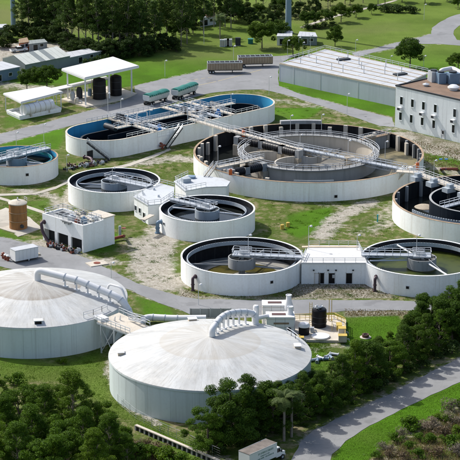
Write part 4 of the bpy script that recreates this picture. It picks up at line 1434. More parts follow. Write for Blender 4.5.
MB().prism([p[:2] for p in (cor[0] + ud * 0.4 - nb * 0.4, cor[1] - ud * 0.4 - nb * 0.4, cor[2] - ud * 0.4 + nb * 0.4, cor[3] + ud * 0.4 + nb * 0.4)], HB - 0.59, HB - 0.3).part("roof", M['brown_roof'], ob)
for a0, b0 in zip(cor, cor[1:] + cor[:1]):
    d = (b0 - a0).normalized()
    s = Vector((-d.y, d.x, 0)) * 0.4
    MB().prism([p[:2] for p in (a0, b0 - d * 0.41, b0 + s - d * 0.41, a0 + s)], HB - 0.345, HB).part("parapet", M['steel_dark'], ob)
S = (P1 - P0).length / 65.2      # metres per photo pixel along the wall


def bw(zx):                     # wall position from the 3.83x crop of the photograph
    u = 340 + zx / 3.833
    return P0 + ud * (u - 394.8) * S * (0.955 + 0.045 * (u - 394.8) / 65.2)


for zx, ac in ((235, 1), (279, 0), (322, 1), (367, 1), (438, 1), (486, 0), (530, 1), (580, 1), (625, 0)):
    win(ob, bw(zx), nb, 0.98, 2.1, 6.7, 'glass', 'block_wall')
    if ac:
        q_ = bw(zx - 2) + nb * 0.5
        an = math.atan2(nb.y, nb.x)
        ac_ = MB().box(q_, 0.5, 0.6, 5.15, 6.0, an).part("air_conditioner", M['white_paint'], ob)
        MB().box(q_ + nb * 0.51, 0.03, 0.45, 5.28, 5.88, an).part("grille", M['steel_dark'], ob, ac_)
for zx in (233, 276, 319, 363, 435, 486, 530, 580):
    win(ob, bw(zx), nb, 0.98, 2.1, 2.35, 'glass', 'block_wall')
win(ob, bw(398), nb, 1.2, 2.2, 0.12, 'white_paint', 'rail', "door")
win(ob, bw(398) + nb * 0.02, nb, 0.7, 0.9, 1.3, 'glass', 'white_paint', "door_light")


def rf(u, v):
    return at(u, v, HB - 0.3)


t = thing("cooling_tower", "dark twin cooling unit on the office block's brown roof, left of the white duct", "air conditioner", rf(437, 82))
for du in (-1.3, 1.3):
    MB().box(rf(437, 82) + ud * du, 1.1, 1.4, HB - 0.29, HB + 2.6, 0.3).part("casing", M['pipe_blue'] if du > 0 else M['galv'], t)
    MB().cyl(rf(437, 82) + ud * du, 0.9, HB + 2.6, HB + 2.95, 18).part("fan_ring", M['steel_dark'], t)
t = thing("cooling_tower", "dark square cooling unit on the office block's brown roof near the right edge", "air conditioner", rf(452.5, 83))
MB().box(rf(452.5, 83), 1.5, 1.5, HB - 0.29, HB + 2.6, 0.3).part("casing", M['pipe_blue'], t)
MB().cyl(rf(452.5, 83), 1.1, HB + 2.6, HB + 3.0, 18).part("fan_ring", M['steel_dark'], t)
q_ = rf(453.5, 90)
t = thing("roof_exhaust", "white mushroom exhaust on the office block's brown roof", "roof vent", q_)
MB().cyl(q_, 1.1, HB - 0.29, HB + 0.3, 22).part("base", M['white_paint'], t)
MB().lathe(q_, [(1.6, HB + 0.3), (1.6, HB + 0.6), (0.9, HB + 1.1), (0.02, HB + 1.25)], 24).part("hood", M['white_paint'], t)
q_ = rf(426, 86)
t = thing("roof_exhaust", "low grey vent in the middle of the office block's brown roof", "roof vent", q_)
MB().cyl(q_, 0.6, HB - 0.29, HB + 0.1, 16).part("base", M['galv'], t)
MB().lathe(q_, [(0.95, HB + 0.1), (0.95, HB + 0.25), (0.02, HB + 0.6)], 18).part("hood", M['galv'], t)
q_ = rf(430, 80)
t = thing("roof_tank", "small white upright cylinder on the office block's roof beside the cooling units", "tank", q_)
MB().cyl(q_, 0.7, HB - 0.29, HB + 1.7, 18).part("shell", M['white_paint'], t)
MB().lathe(q_, [(0.75, HB + 1.7), (0.5, HB + 1.95), (0.02, HB + 2.05)], 18).part("lid", M['galv'], t)
t = thing("roof_pipe", "white duct along the back of the office block's roof", "duct", rf(450, 76))
MB().tube(bend([rf(440, 79) + UP * 0.3, rf(440, 79) + UP * 2.4, rf(452, 76.5) + UP * 2.4, rf(460, 80) + UP * 2.2, rf(472, 84) + UP * 2.2], 1.2), 0.6, 14).part("duct_pipe", M['white_paint'], t)
MB().box(rf(452, 76.5), 0.3, 0.3, HB - 0.29, HB + 1.6).part("support", M['white_paint'], t)

# ------------------------------------------------------------------ covered basin with white roof
HS = 5.45
sq = [at(279.6, 63.5, HS), at(395.5, 88, HS), at(428, 73, HS), at(325, 49.5, HS)]
ss = thing("storage_building", "long blue grey building with a flat white panelled roof behind the largest tank", "building", sum(sq, Vector()) / 4 - UP * HS)
fd = (sq[1] - sq[0])
LS = fd.length
fd.normalize()
nS = Vector((fd.y, -fd.x, 0))
if nS.y > 0:
    nS = -nS
for k, (f0_, f1_) in enumerate(((0, 0.13), (0.13, 0.365), (0.365, 0.69), (0.69, 1.0))):
    q0, q1 = sq[0] + fd * (LS * f0_ + 0.03), sq[0] + fd * (LS * f1_ - 0.03)
    MB().prism([p[:2] for p in (q0, q1, q1 - nS * 0.3, q0 - nS * 0.3)], -0.1, HS - 0.25).part("wall_panel", M['store_wall'], ss)
for f0_ in (0.0, 0.13, 0.365, 0.69, 1.0):
    q0 = sq[0] + fd * LS * f0_
    MB().box(q0 - nS * 0.05, 0.12, 0.10, 0, HS - 0.26, math.atan2(fd.y, fd.x)).part("joint_strip", M['galv'], ss)
cs = sum(sq, Vector()) / 4
inn = [p + (cs - p).normalized() * 0.5 for p in sq]
MB().prism([p[:2] for p in inn], -0.1, HS - 0.3).part("core", M['store_wall'], ss)
MB().prism([(p - (cs - p).normalized() * 0.2)[:2] for p in sq], HS - 0.25, HS - 0.05).part("roof_slab", M['conc_pale'], ss)


def sp_(a, b):
    return (sq[0].lerp(sq[1], a)).lerp(sq[3].lerp(sq[2], a), b)


NA, NB_ = 8, 6
for i in range(NA):
    for j in range(NB_):
        a0, a1, b0, b1 = i / NA + 0.0006, (i + 1) / NA - 0.0006, j / NB_ + 0.012, (j + 1) / NB_ - 0.012
        MB().prism([sp_(a, b)[:2] for a, b in ((a0, b0), (a1, b0), (a1, b1), (a0, b1))], HS - 0.05, HS + 0.05 + 0.02 * ((i * 7 + j * 3) % 4)).part("roof_panel", M['roof_white'], ss)
for j in range(NB_ + 1):
    b_ = min(max(j / NB_, 0.004), 0.996)
    MB().beam(sp_(0, b_) + UP * 0.1, sp_(1, b_) + UP * 0.1, 0.24, 0.2).part("roof_curb", M['sand_roof'], ss)
k = 0
for a_, b_, hh in ((0.06, 0.5, 2.2), (0.2, 0.33, 2.2), (0.34, 0.5, 2.4), (0.47, 0.66, 2.2), (0.5, 0.17, 2.6), (0.63, 0.33, 2.4), (0.66, 0.83, 2.2), (0.76, 0.5, 2.4), (0.86, 0.66, 2.3),
                   (0.4, 0.17, 2.4), (0.92, 0.34, 2.2), (0.3, 0.83, 2.2), (0.55, 0.5, 2.2), (0.12, 0.17, 2.0)):
    p = sp_(a_, b_)
    MB().box(p, 0.09, 0.09, HS + 0.2, HS + hh * 0.9, 0.3).cyl(p, 0.16, HS + hh * 0.9, HS + hh * 0.9 + 0.15, 10).part("vent_post", M['galv'], ss)
for a_, b_ in ((0.30, 0.72), (0.86, 0.62)):
    p = sp_(a_, b_)
    MB().box(p, 2.0, 0.9, HS + 0.12, HS + 0.55, 0.5).part("roof_machine", M['steel_dark'], ss)
MB().rail([sp_(0, 0.03) + UP * 0.2, sp_(0, 1) + UP * 0.2, sp_(1, 1) + UP * 0.2], 1.1, 0.05, 2.4).part("railing", M['rail'], ss)

# ------------------------------------------------------------------ tall canopy with black tanks
HC = 8.6
cq = [at(62, 68.5, HC), at(85, 77.5, HC), at(138.5, 65.6, HC), at(113, 56.7, HC)]
ca = thing("canopy", "tall white flat canopy on slim posts over two black tanks", "canopy", (cq[0] + cq[2]) / 2 - UP * HC)
MB().prism([p[:2] for p in cq], HC - 0.35, HC + 0.05).part("roof", M['canopy_roof'], ca)
for a0, b0 in zip(cq, cq[1:] + cq[:1]):
    MB().beam(a0 - UP * 0.4, b0 - UP * 0.4, 0.35, 0.55).part("fascia", M['white_paint'], ca)
for u, v in ((68, 99.5), (85.7, 106), (109.5, 99.5), (131.8, 94.5), (113, 86.5)):
    MB().box(at(u, v), 0.22, 0.22, 0, HC - 0.36).part("post", M['white_paint'], ca)
MB().prism(px_poly([(61, 100), (86, 108), (120, 101), (137, 94.5), (112, 86)]), 0.0, 0.35).part("slab", M['conc_pale'], ca)
for u, v, R_, h_, lab in ((99.5, 98.5, 1.9, 5.7, "black upright chemical tank under the tall canopy, left of the pair"), (116, 95, 1.7, 5.6, "black upright chemical tank under the tall canopy, right of the pair")):
    p = at(u, v, 0.35)
    t = thing("chemical_tank", lab, "chemical tank", p, "black tanks under the canopy")
    MB().cyl(p, R_, 0.35, h_, 32).part("shell", M['black'], t)
    MB().lathe(p, [(R_, h_), (R_ * 0.9, h_ + 0.35), (0.4, h_ + 0.8), (0.02, h_ + 0.85)], 32).part("dome", M['black'], t)
    MB().ring(p, R_, R_ + 0.06, 2.2, 2.32, 32).ring(p, R_, R_ + 0.06, 4.4, 4.52, 32).part("hoops", M['steel_dark'], t)
    ld = MB()
    for sg in (-0.25, 0.25):
        ld.beam(p + Vector((-R_ - 0.2, sg - 0.5, 0)), p + Vector((-R_ - 0.2, sg - 0.5, h_)), 0.1, 0.1)
    for k in range(14):
        z = 0.4 + k * 0.42
        ld.beam(p + Vector((-R_ - 0.2, -0.75, z)), p + Vector((-R_ - 0.2, -0.25, z)), 0.05, 0.05)
    ld.part("ladder", M['yellow'], t)
for u, v, r_, h_, lab, mt in ((72.5, 99.5, 0.75, 2.4, "grey pump with round casing at the left post of the tall canopy", 'galv'), (79.5, 98, 0.9, 3.2, "dark upright filter vessel under the tall canopy", 'steel_dark'),
                              (90, 95.5, 0.7, 2.0, "small grey pump set behind the left black tank", 'pipe_blue'), (76.5, 103, 0.6, 1.6, "small pale pump at the front left of the canopy slab", 'conc_pale')):
    p = at(u, v, 0.35)
    t = thing("pump_set", lab, "pump", p)
    MB().cyl(p, r_, 0.35, 0.35 + h_ * 0.75, 16).part("casing", M[mt], t)
    MB().lathe(p, [(r_, 0.35 + h_ * 0.75), (r_ * 0.6, 0.35 + h_), (0.02, 0.4 + h_)], 16).part("cap", M[mt], t)
    MB().tube(bend([p + UP * 0.6 + Vector((r_, 0, 0)), p + Vector((r_ + 0.9, 0, 0.6)), p + Vector((r_ + 0.9, 0, 0.0))], 0.3), 0.16, 8).part("pipe_run", M['rail'], t)
# long low roof behind
lq = [at(51, 88, 4.2), at(54, 90.5, 4.2), at(110, 78.5, 4.2), at(106, 76, 4.2)]
lr_ = thing("pipe_shelter", "long narrow white roof running behind the tall canopy", "shelter", (lq[0] + lq[2]) / 2 - UP * 4.2)
MB().prism([p[:2] for p in lq], 3.95, 4.2).part("roof", M['canopy_roof'], lr_)
for f in (0.04, 0.35, 0.66, 0.96):
    for a0, b0 in ((lq[0], lq[3]), (lq[1], lq[2])):
        p = a0.lerp(b0, f)
        MB().box(p, 0.1, 0.1, 0, 3.95).part("post", M['white_paint'], lr_)

# ------------------------------------------------------------------ small canopy with horizontal tank
HK = 5.1
kq = [at(3.5, 93, HK), at(21, 101.8, HK), at(62.5, 91.2, HK), at(45, 86, HK)]
ck = thing("canopy", "low white canopy over a horizontal white tank at the left", "canopy", (kq[0] + kq[2]) / 2 - UP * HK)
MB().prism([p[:2] for p in kq], HK - 0.3, HK).part("roof", M['canopy_roof'], ck)
for a0, b0 in zip(kq, kq[1:] + kq[:1]):
    MB().beam(a0 - UP * 0.35, b0 - UP * 0.35, 0.25, 0.4).part("fascia", M['white_paint'], ck)
kc = (kq[0] + kq[2]) / 2
for p in kq:
    q_ = p.lerp(kc, 0.06)
    MB().box(q_, 0.13, 0.13, 0, HK - 0.31).part("post", M['white_paint'], ck)
pd = [at(7, 114), at(20, 120), at(61, 112), at(50, 106)]
MB().prism([p[:2] for p in pd], 0, 0.5).part("slab", M['white_wall'], ck)
for a0, b0 in zip(pd, pd[1:] + pd[:1]):
    MB().beam(a0 + UP * 0.85, b0 + UP * 0.85, 0.3, 0.7).part("bund_wall", M['white_wall'], ck)
h0, h1 = at(24.5, 110, 2.4), at(50, 104.5, 2.4)
t = thing("horizontal_tank", "white horizontal cylinder tank on saddles under the low canopy", "storage tank", (h0 + h1) / 2 - UP * 2.1)
d = (h1 - h0).normalized()
MB().tube([h0 - d * 0.45, h0 - d * 0.3, h0, h1, h1 + d * 0.3, h1 + d * 0.45], 1.6, 28).part("shell", M['white_paint'], t)
bnd = MB()
for k in range(5):
    p = h0.lerp(h1, (k + 0.5) / 5)
    bnd.tube([p - d * 0.08, p + d * 0.08], 1.65, 28)
bnd.part("bands", M['conc_pale'], t)
for f in (0.15, 0.85):
    p = h0.lerp(h1, f)
    MB().box(p, 0.25, 1.3, 0.5, 1.4, math.atan2(d.y, d.x)).part("saddle", M['conc_pale'], t)
MB().cyl(h0.lerp(h1, 0.5), 0.35, 3.9, 4.3, 14).part("manway", M['white_paint'], t)

# ------------------------------------------------------------------ wheels and vehicles
def wheel(t, c, axis, r=0.5, w=0.32):
    c = Vector(c)
    axis = Vector((axis[0], axis[1], 0)).normalized()
    o = MB().tube([c - axis * w / 2, c + axis * w / 2], r, 18).part("wheel", M['tyre'], t)
    MB().tube([c - axis * (w / 2 + 0.02), c + axis * (w / 2 + 0.02)], r * 0.5, 12).part("rim", M['galv'], t, o)


def frame(p0, p1):
    d = Vector((p1[0] - p0[0], p1[1] - p0[1], 0))
    L = d.length
    d.normalize()
    s = Vector((-d.y, d.x, 0))
    return d, s, L, math.atan2(d.y, d.x)


M['trailer_tan'] = simple("tan_trailer_side", (0.36, 0.28, 0.19), 0.8, 0, 0.3)
M['truck_roof'] = simple("shaded_truck_roof", (0.17, 0.145, 0.125), 0.8, 0, 0.45, 0.8)  # white roof coloured dark and patchy to hold the shade of the trees


def ribbed_trailer(label, p0, p1):
    """open top bulk trailer: plank sides between posts, landing legs, tandem axle at the p0 end"""
    p0, p1 = Vector(p0), Vector(p1)
    d, s, L, an = frame(p0, p1)
    t = thing("bulk_trailer", label, "trailer", (p0 + p1) / 2, "bulk trailers on the paved yard")
    W, z0, z1 = 1.25, 1.15, 3.45
    m = (p0 + p1) / 2
    MB().box(m, L / 2, W - 0.1, z0 - 0.25, z0, an).part("chassis", M['steel_dark'], t)
    n = 13
    for sg in (-1, 1):
        for k in range(n):
            q0 = p0 + d * (L * k / n + 0.05)
            q1 = p0 + d * (L * (k + 1) / n - 0.05)
            MB().prism([x[:2] for x in (q0 + s * sg * W, q1 + s * sg * W, q1 + s * sg * (W - 0.06), q0 + s * sg * (W - 0.06))], z0, z1 - 0.25).part("side_panel", M['trailer_tan'], t)
        g = MB()
        for k in range(n + 1):
            g.box(p0 + d * L * k / n + s * sg * W, 0.06, 0.09, z0 - 0.1, z1 - 0.2, an)
        g.part("ribs", M['wood'], t)
        MB().beam(p0 + s * sg * W + UP * (z1 - 0.12), p1 + s * sg * W + UP * (z1 - 0.12), 0.2, 0.22).part("top_rail", M['galv'], t)
    for q in (p0, p1):
        MB().box(q, 0.06, W, z0, z1, an).part("end_wall", M['galv'], t)
    MB().box(m, L / 2 - 0.1, W - 0.15, z1 - 0.45, z1 - 0.4, an).part("load", M['steel_dark'], t)
    bw_ = MB()
    for k in range(7):
        q = p0 + d * L * (k + 0.5) / 7
        bw_.beam(q - s * W + UP * z1, q + s * W + UP * z1, 0.08, 0.08)
    bw_.part("roof_bows", M['galv'], t)
    for f in (0.07, 0.16):
        for sg in (-1, 1):
            wheel(t, p0 + d * L * f + s * sg * (W - 0.2) + UP * 0.5, s, 0.5, 0.5)
    for sg in (-1, 1):
        MB().box(p0 + d * L * 0.72 + s * sg * 0.8, 0.08, 0.08, 0.0, z0 - 0.25, an).part("landing_leg", M['steel_dark'], t)


ribbed_trailer("tan ribbed bulk trailer nearest the lawn edge, left of the pair on the yard", at(207.5, 73), at(242, 72.5))
ribbed_trailer("tan ribbed bulk trailer parked right of the other beside the storage building", at(238, 67), at(272, 66))


def tarp_trailer(label, p0, p1, cab=False):
    p0, p1 = Vector(p0), Vector(p1)
    d, s, L, an = frame(p0, p1)
    t = thing("dump_trailer", label, "trailer", (p0 + p1) / 2, "dump trailers under green tarps")
    W, z0, z1 = 1.3, 1.1, 3.0

    def loft(secs):
        mb = MB()
        vs = []
        k = len(secs[0][1])
        for f, sec in secs:
            for y, z in sec:
                vs.append(p0 + d * L * f + s * y + UP * z)
        fs = [(i * k + j, i * k + (j + 1) % k, (i + 1) * k + (j + 1) % k, (i + 1) * k + j) for i in range(len(secs) - 1) for j in range(k)]
        fs += [tuple(range(k))[::-1], tuple((len(secs) - 1) * k + j for j in range(k))]
        return mb.add(vs, fs)
    tub = [(-W * 0.7, z0), (W * 0.7, z0), (W, z0 + 0.5), (W, z1), (-W, z1), (-W, z0 + 0.5)]
    tub_n = [(y * 0.9, z0 + (z - z0) * 0.8 + 0.4) for y, z in tub]
    loft([(0.0, [(y, z) for y, z in tub_n]), (0.08, tub), (0.92, tub), (1.0, tub_n)]).part("tub", M['truck_grey'], t)
    rb = MB()
    for k in range(9):
        for sg in (-1, 1):
            rb.box(p0 + d * L * (0.1 + 0.1 * k) + s * sg * W, 0.05, 0.07, z0 + 0.4, z1, an)
    rb.part("ribs", M['rail'], t)
    tp = [(-W - 0.06, z1 - 0.35), (W + 0.06, z1 - 0.35), (W + 0.02, z1 + 0.1), (W * 0.5, z1 + 0.42), (0, z1 + 0.5), (-W * 0.5, z1 + 0.42), (-W - 0.02, z1 + 0.1)]
    secs = []
    for k in range(9):
        f = 0.02 + 0.96 * k / 8
        sag = 0.10 * sin(k * 2.1)
        secs.append((f, [(y, z + (sag if z > z1 else 0)) for y, z in tp]))
    loft(secs).part("tarp", M['tarp'], t)
    MB().box((p0 + p1) / 2, L / 2 - 0.3, 0.6, 0.8, 1.1, an).part("chassis", M['steel_dark'], t)
    for f in (0.1, 0.22, 0.82):
        for sg in (-1, 1):
            wheel(t, p0 + d * L * f + s * sg * 1.0 + UP * 0.52, s, 0.52, 0.5)


tarp_trailer("dump trailer under a green tarp at the back rim of the oval tank, left one", at(146, 106), at(166.5, 100))
tarp_trailer("dump trailer under a green tarp at the back rim of the oval tank, right one", at(174.5, 100.5), at(195, 93))


# ------------------------------------------------------------------ box truck on the lane
b0, b1 = at(249.5, 455, 3.5), at(277, 442.8, 3.5)
d, s, L, an = frame(b0, b1)
W = 1.2
c0 = Vector((b0.x, b0.y, 0)) + s * W
bt = thing("box_truck", "white box truck with shade darkened roof and green lettering, half hidden under the trees", "truck", c0 + d * (L / 2 + 0.8))


def bp(x, y, z):
    return c0 + d * x + s * y + UP * z


for sg, nm in ((-1, "side_panel"), (1, "side_panel")):
    MB().box(bp(L / 2, sg * (W - 0.03), 0), L / 2, 0.03, 1.05, 3.45, an).part(nm, M['white_paint'], bt)
MB().box(bp(0.03, 0, 0), 0.03, W - 0.062, 1.05, 3.45, an).part("rear_door", M['white_paint'], bt)
MB().box(bp(L - 0.03, 0, 0), 0.03, W - 0.062, 1.05, 3.45, an).part("front_panel", M['white_paint'], bt)
MB().box(bp(L / 2, 0, 0), L / 2 - 0.06, W - 0.062, 1.05, 1.2, an).part("floor", M['wood'], bt)
MB().box(bp(L / 2, 0, 0), L / 2 + 0.01, W + 0.01, 3.45, 3.55, an).part("roof", M['truck_roof'], bt, label="truck box roof with tree shade put into its dark brown colour")
for sg in (-1, 1):
    MB().beam(bp(0, sg * (W + 0.02), 3.52), bp(L, sg * (W + 0.02), 3.52), 0.06, 0.12).part("corner_trim", M['galv'], bt)
MB().box(bp(L / 2 + 0.8, 0, 0), L / 2 + 0.9, 0.45, 0.65, 1.04, an).part("chassis", M['steel_dark'], bt)
cabin = MB()
prof = [(L + 0.12, 0.7), (L + 2.25, 0.7), (L + 2.3, 1.35), (L + 1.35, 1.5), (L + 0.95, 2.4), (L + 0.12, 2.45)]
vs = [bp(x, y, z) for y in (-1.0, 1.0) for x, z in prof]
k = len(prof)
cabin.add(vs, [tuple(range(k)), tuple(range(2 * k - 1, k - 1, -1))] + [(i, i + k, (i + 1) % k + k, (i + 1) % k) for i in range(k)])
cb_ = cabin.part("cab", M['white_paint'], bt, sharp=30)
MB().add([bp(L + 1.33, -0.9, 1.55), bp(L + 1.33, 0.9, 1.55), bp(L + 1.0, 0.85, 2.33), bp(L + 1.0, -0.85, 2.33)], [(0, 1, 2, 3)]).part("windscreen", M['glass'], bt, cb_)
for sg in (-1, 1):
    MB().add([bp(L + 0.3, sg * 1.012, 1.55), bp(L + 1.2, sg * 1.012, 1.55), bp(L + 0.93, sg * 1.012, 2.25), bp(L + 0.3, sg * 1.012, 2.25)], [(0, 1, 2, 3)]).part("side_window", M['glass'], bt, cb_)
    MB().box(bp(L + 1.2, sg * 1.2, 0), 0.06, 0.1, 1.5, 2.0, an).part("mirror", M['steel_dark'], bt, cb_)
    MB().box(bp(L + 2.29, sg * 0.75, 0), 0.05, 0.16, 0.95, 1.15, an).part("headlight", M['rail'], bt, cb_)
MB().box(bp(L + 2.36, 0, 0), 0.08, 1.0, 0.5, 0.75, an).part("bumper", M['galv'], bt)
for x in (1.2, L + 1.6):
    for sg in (-1, 1):
        wheel(bt, bp(x, sg * 0.95, 0.45), s, 0.45, 0.3)
# lettering on the near side: three rows, too blurred to read in the photograph
lt = MB()
tr_ = random.Random(3)
for z, x0, x1, hh in ((2.85, 0.32, 0.86, 0.34), (2.35, 0.40, 0.74, 0.2), (1.95, 0.30, 0.88, 0.24)):
    x = L * x0
    while x < L * x1:
        w = tr_.uniform(0.14, 0.28) * (hh / 0.3)
        y = -W - 0.012
        for q in range(tr_.choice((2, 3))):
            xa = x + w * q / 3.0
            lt.add([bp(xa, y, z - hh / 2), bp(xa + 0.05, y, z - hh / 2), bp(xa + 0.07, y, z + hh / 2), bp(xa + 0.02, y, z + hh / 2)], [(0, 1, 2, 3)])
        x += w + (0.09 if tr_.random() > 0.2 else 0.3)
lt.part("lettering", simple("green_lettering", (0.05, 0.17, 0.12), 0.5), bt, sharp=0)["kind"] = "stuff"

# ------------------------------------------------------------------ white site trailer by the first dome
q = [at(14.5, 252.5, 2.9), at(33, 253.5, 2.9)]
p0, p1 = at(15.5, 264), at(38.5, 259.5)
d, s, L, an = frame(p0, p1)
st = thing("site_trailer", "white boxy site trailer on the road behind the brown crowned dome", "trailer", (p0 + p1) / 2)
m = (p0 + p1) / 2 + s * 1.2
n = 6
for sg in (-1, 1):
    for k in range(n):
        c = m + d * (L * ((k + 0.5) / n - 0.5)) + s * sg * 1.2
        MB().box(c, L / n / 2 - 0.015, 0.04, 0.55, 2.85, an).part("side_panel", M['white_paint'], st)
for sg in (-1, 1):
    MB().box(m + d * sg * (L / 2 - 0.04), 0.035, 1.15, 0.55, 2.85, an).part("end_panel", M['white_paint'], st)
MB().box(m, L / 2 + 0.03, 1.27, 2.85, 2.97, an).part("roof", M['roof_white'], st)
MB().box(m, L / 2, 1.1, 0.4, 0.545, an).part("floor_frame", M['steel_dark'], st)
for sg in (-1, 1):
    wheel(st, m + d * 0.5 + s * sg * 1.05 + UP * 0.38, s, 0.38, 0.25)
MB().beam(m + d * L / 2 + UP * 0.48, m + d * (L / 2 + 1.3) + UP * 0.48, 0.14, 0.14).part("drawbar", M['steel_dark'], st)
MB().box(m + d * (L / 2 + 0.6), 0.3, 0.5, 0.5, 1.0, an).part("gas_box", M['sand_roof'], st)
for k, (u, v) in enumerate(((3.2, 258.5), (5.5, 260), (8, 261))):
    p = at(u, v)
    t = thing("hydrant", ["dark red hydrant left of the white site trailer, farthest from it", "dark red hydrant left of the white site trailer, middle one", "dark red hydrant left of the white site trailer, nearest it"][k],
              "hydrant", p, "hydrants by the site trailer")
    MB().cyl(p, 0.3, 0.0, 1.1, 12).part("barrel", M['pipe_red'], t)
    MB().lathe(p, [(0.38, 1.1), (0.34, 1.3), (0.02, 1.5)], 12).part("bonnet", M['white_paint'] if k else M['pipe_red'], t)
    MB().tube([p + Vector((-0.5, 0, 0.7)), p + Vector((0.5, 0, 0.7))], 0.16, 8).part("outlet", M['pipe_red'], t)

# ------------------------------------------------------------------ platform between the two domes
pz = 6.1
pq = [at(97, 321.5, pz), at(119, 312.5, pz), at(150, 326.5, pz), at(130, 334, pz)]
pt = thing("access_platform", "white steel access platform with stairs between the two domed tanks", "platform", (pq[0] + pq[2]) / 2 - UP * pz)
d_, s_, L_, an_ = frame(pq[1], pq[2])
MB().prism([p[:2] for p in pq], pz - 0.14, pz).part("deck", M['conc_pale'], pt)
for a0, b0 in zip(pq, pq[1:] + pq[:1]):
    MB().beam(a0 - UP * 0.3, b0 - UP * 0.3, 0.18, 0.3).part("edge_beam", M['galv'], pt)
for a0, b0 in ((pq[0], pq[3]), (pq[1], pq[2])):
    MB().rail([a0, b0], 1.1, 0.05, 1.4).part("railing", M['rail'], pt)
for k, p in enumerate((pq[0].lerp(pq[3], 0.12), pq[0].lerp(pq[3], 0.52), pq[1].lerp(pq[2], 0.3), pq[1].lerp(pq[2], 0.7))):
    MB().box(p, 0.12, 0.12, 0, pz - 0.45, an_).part("leg", M['galv'], pt)
for a0, b0 in ((pq[0].lerp(pq[3], 0.12), pq[0].lerp(pq[3], 0.52)),):
    br_ = MB().beam(Vector((a0.x, a0.y, 0.3)), Vector((b0.x, b0.y, pz - 0.5)), 0.12, 0.12)
    br_.beam(Vector((a0.x, a0.y, pz - 0.5)), Vector((b0.x, b0.y, 0.3)), 0.12, 0.12)
    br_.part("brace", M['galv'], pt)
MB().box(at(101, 317.5, pz + 0.4), 1.3, 0.9, pz + 0.0, pz + 0.6, an_).part("hatch_box", M['white_paint'], pt)
stair(pt, at(118, 321, pz + 0.05), at(109.5, 344, 0.1), 1.1, 'galv')
stair(pt, at(131, 318.5, pz + 0.4), at(143, 321.5, 8.4 - 1.2), 1.0, 'galv')
MB().rail([dpt(D1, RD1, radians(x), 16.8, 0.05) for x in (-52, -44, -36, -30)], 1.1, 0.05, 1.6).part("dome_railing", M['rail'], pt)
lp = dpt(D1, RD1, radians(-12), 16.5, 0)
t = thing("loop_pipe", "white hooped pipe at the right rim of the brown crowned dome", "pipe", lp)
MB().tube(bend([dpt(D1, RD1, radians(2), 14.0, 0.0), dpt(D1, RD1, radians(2), 14.4, 1.4), dpt(D1, RD1, radians(-4), 17.0, 2.0), on_rim(D1, RD1 + 0.7, radians(-8), 4.5), on_rim(D1, RD1 + 0.7, radians(-8), 0.0)], 0.9), 0.22, 10).part("pipe_run", M['white_paint'], t)
MB().cyl(on_rim(D1, RD1 + 0.7, radians(-8)), 0.4, 0.02, 0.15, 12).part("flange", M['white_paint'], t)

# ------------------------------------------------------------------ scrubbers and tanks right of the second dome
u1 = Vector((1, 0, 0))
pad = px_poly([(262, 333), (290, 342), (346, 343), (346, 322), (334, 317), (266, 318)])
MB().prism(pad, -0.1, 0.5).solo("equipment_pad", M['conc_pale'], None, None, kind="structure", sharp=0)
Z0 = 0.5


def scrubber(label, c, hx, hy, h):
    t = thing("scrubber_unit", label, "scrubber", Vector((c.x, c.y, Z0)), "white scrubber boxes beside the tan crowned dome")
    n = 3
    for k in range(n):
        MB().box(c + u1 * hx * (2 * (k + 0.5) / n - 1), hx / n - 0.02, hy, Z0, Z0 + h, 0).part("casing_panel", M['white_paint'], t)
    MB().box(c, hx + 0.08, hy + 0.08, Z0 + h, Z0 + h + 0.12).part("lid", M['white_paint'], t)
    MB().box(c + Vector((-0.1 * hx, 0, 0)), hx * 0.5, hy * 0.35, Z0 + h + 0.12, Z0 + h + 0.2).part("lid_opening", M['pipe_brown'], t)
    MB().box(c + Vector((0.2, -hy - 0.02, 0)), hx * 0.55, 0.03, Z0 + h * 0.62, Z0 + h * 0.72).part("stain_band", M['wood'], t)
    fl = MB()
    for z in (0.05, h * 0.45, h * 0.9):
        fl.box(c, hx + 0.05, hy + 0.05, Z0 + z, Z0 + z + 0.07)
    fl.part("flanges", M['conc_pale'], t)
    return t


cA, cB = at(276, 323.5, Z0), at(279, 333, Z0)
tA = scrubber("white scrubber box standing farther from the tan crowned dome, against the road", cA + Vector((0, 1.0, 0)), 2.7, 1.5, 3.9)
tB = scrubber("white scrubber box standing nearer the tan crowned dome, with round black port", cB + Vector((0.2, 0.4, 0)), 2.7, 1.6, 3.6)
MB().tube([cB + Vector((1.9, -1.18, 1.2)), cB + Vector((1.9, -1.3, 1.2))], 0.42, 16).part("port", M['black'], tB)
for lab, u, v, zt in (("white cone topped exhaust stack on the farther scrubber box", 288.5, 324, 6.0), ("white cone topped exhaust stack on the nearer scrubber box", 290, 332, 5.2)):
    p = at(u, v, Z0)
    t = thing("exhaust_stack", lab, "exhaust stack", p)
    MB().cyl(p, 1.0, Z0, zt * 0.62, 22).part("shell", M['white_paint'], t)
    MB().lathe(p, [(1.05, zt * 0.62), (1.0, zt * 0.68), (0.55, zt * 0.9), (0.5, zt + 0.5), (0.0, zt + 0.5)], 22).part("cone", M['white_paint'], t)
    MB().ring(p, 0.45, 0.62, zt + 0.5, zt + 0.6, 18).part("collar", M['rail'], t)
p = at(304, 334, Z0)
t = thing("chemical_tank", "squat black tank with white domed lid beside the scrubbers", "chemical tank", p)
MB().cyl(p, 1.05, Z0, 2.1, 26).part("shell", M['black'], t)
MB().lathe(p, [(1.15, 2.1), (1.15, 2.3), (0.9, 2.75), (0.4, 2.95), (0.02, 3.0)], 26).part("lid", M['white_paint'], t)
p = at(319, 326, Z0)
t = thing("chemical_tank", "tall black tank with crumpled white cover in the yellow railed pad", "chemical tank", p)
MB().cyl(p, 1.45, Z0, 3.9, 30).part("shell", M['black'], t)
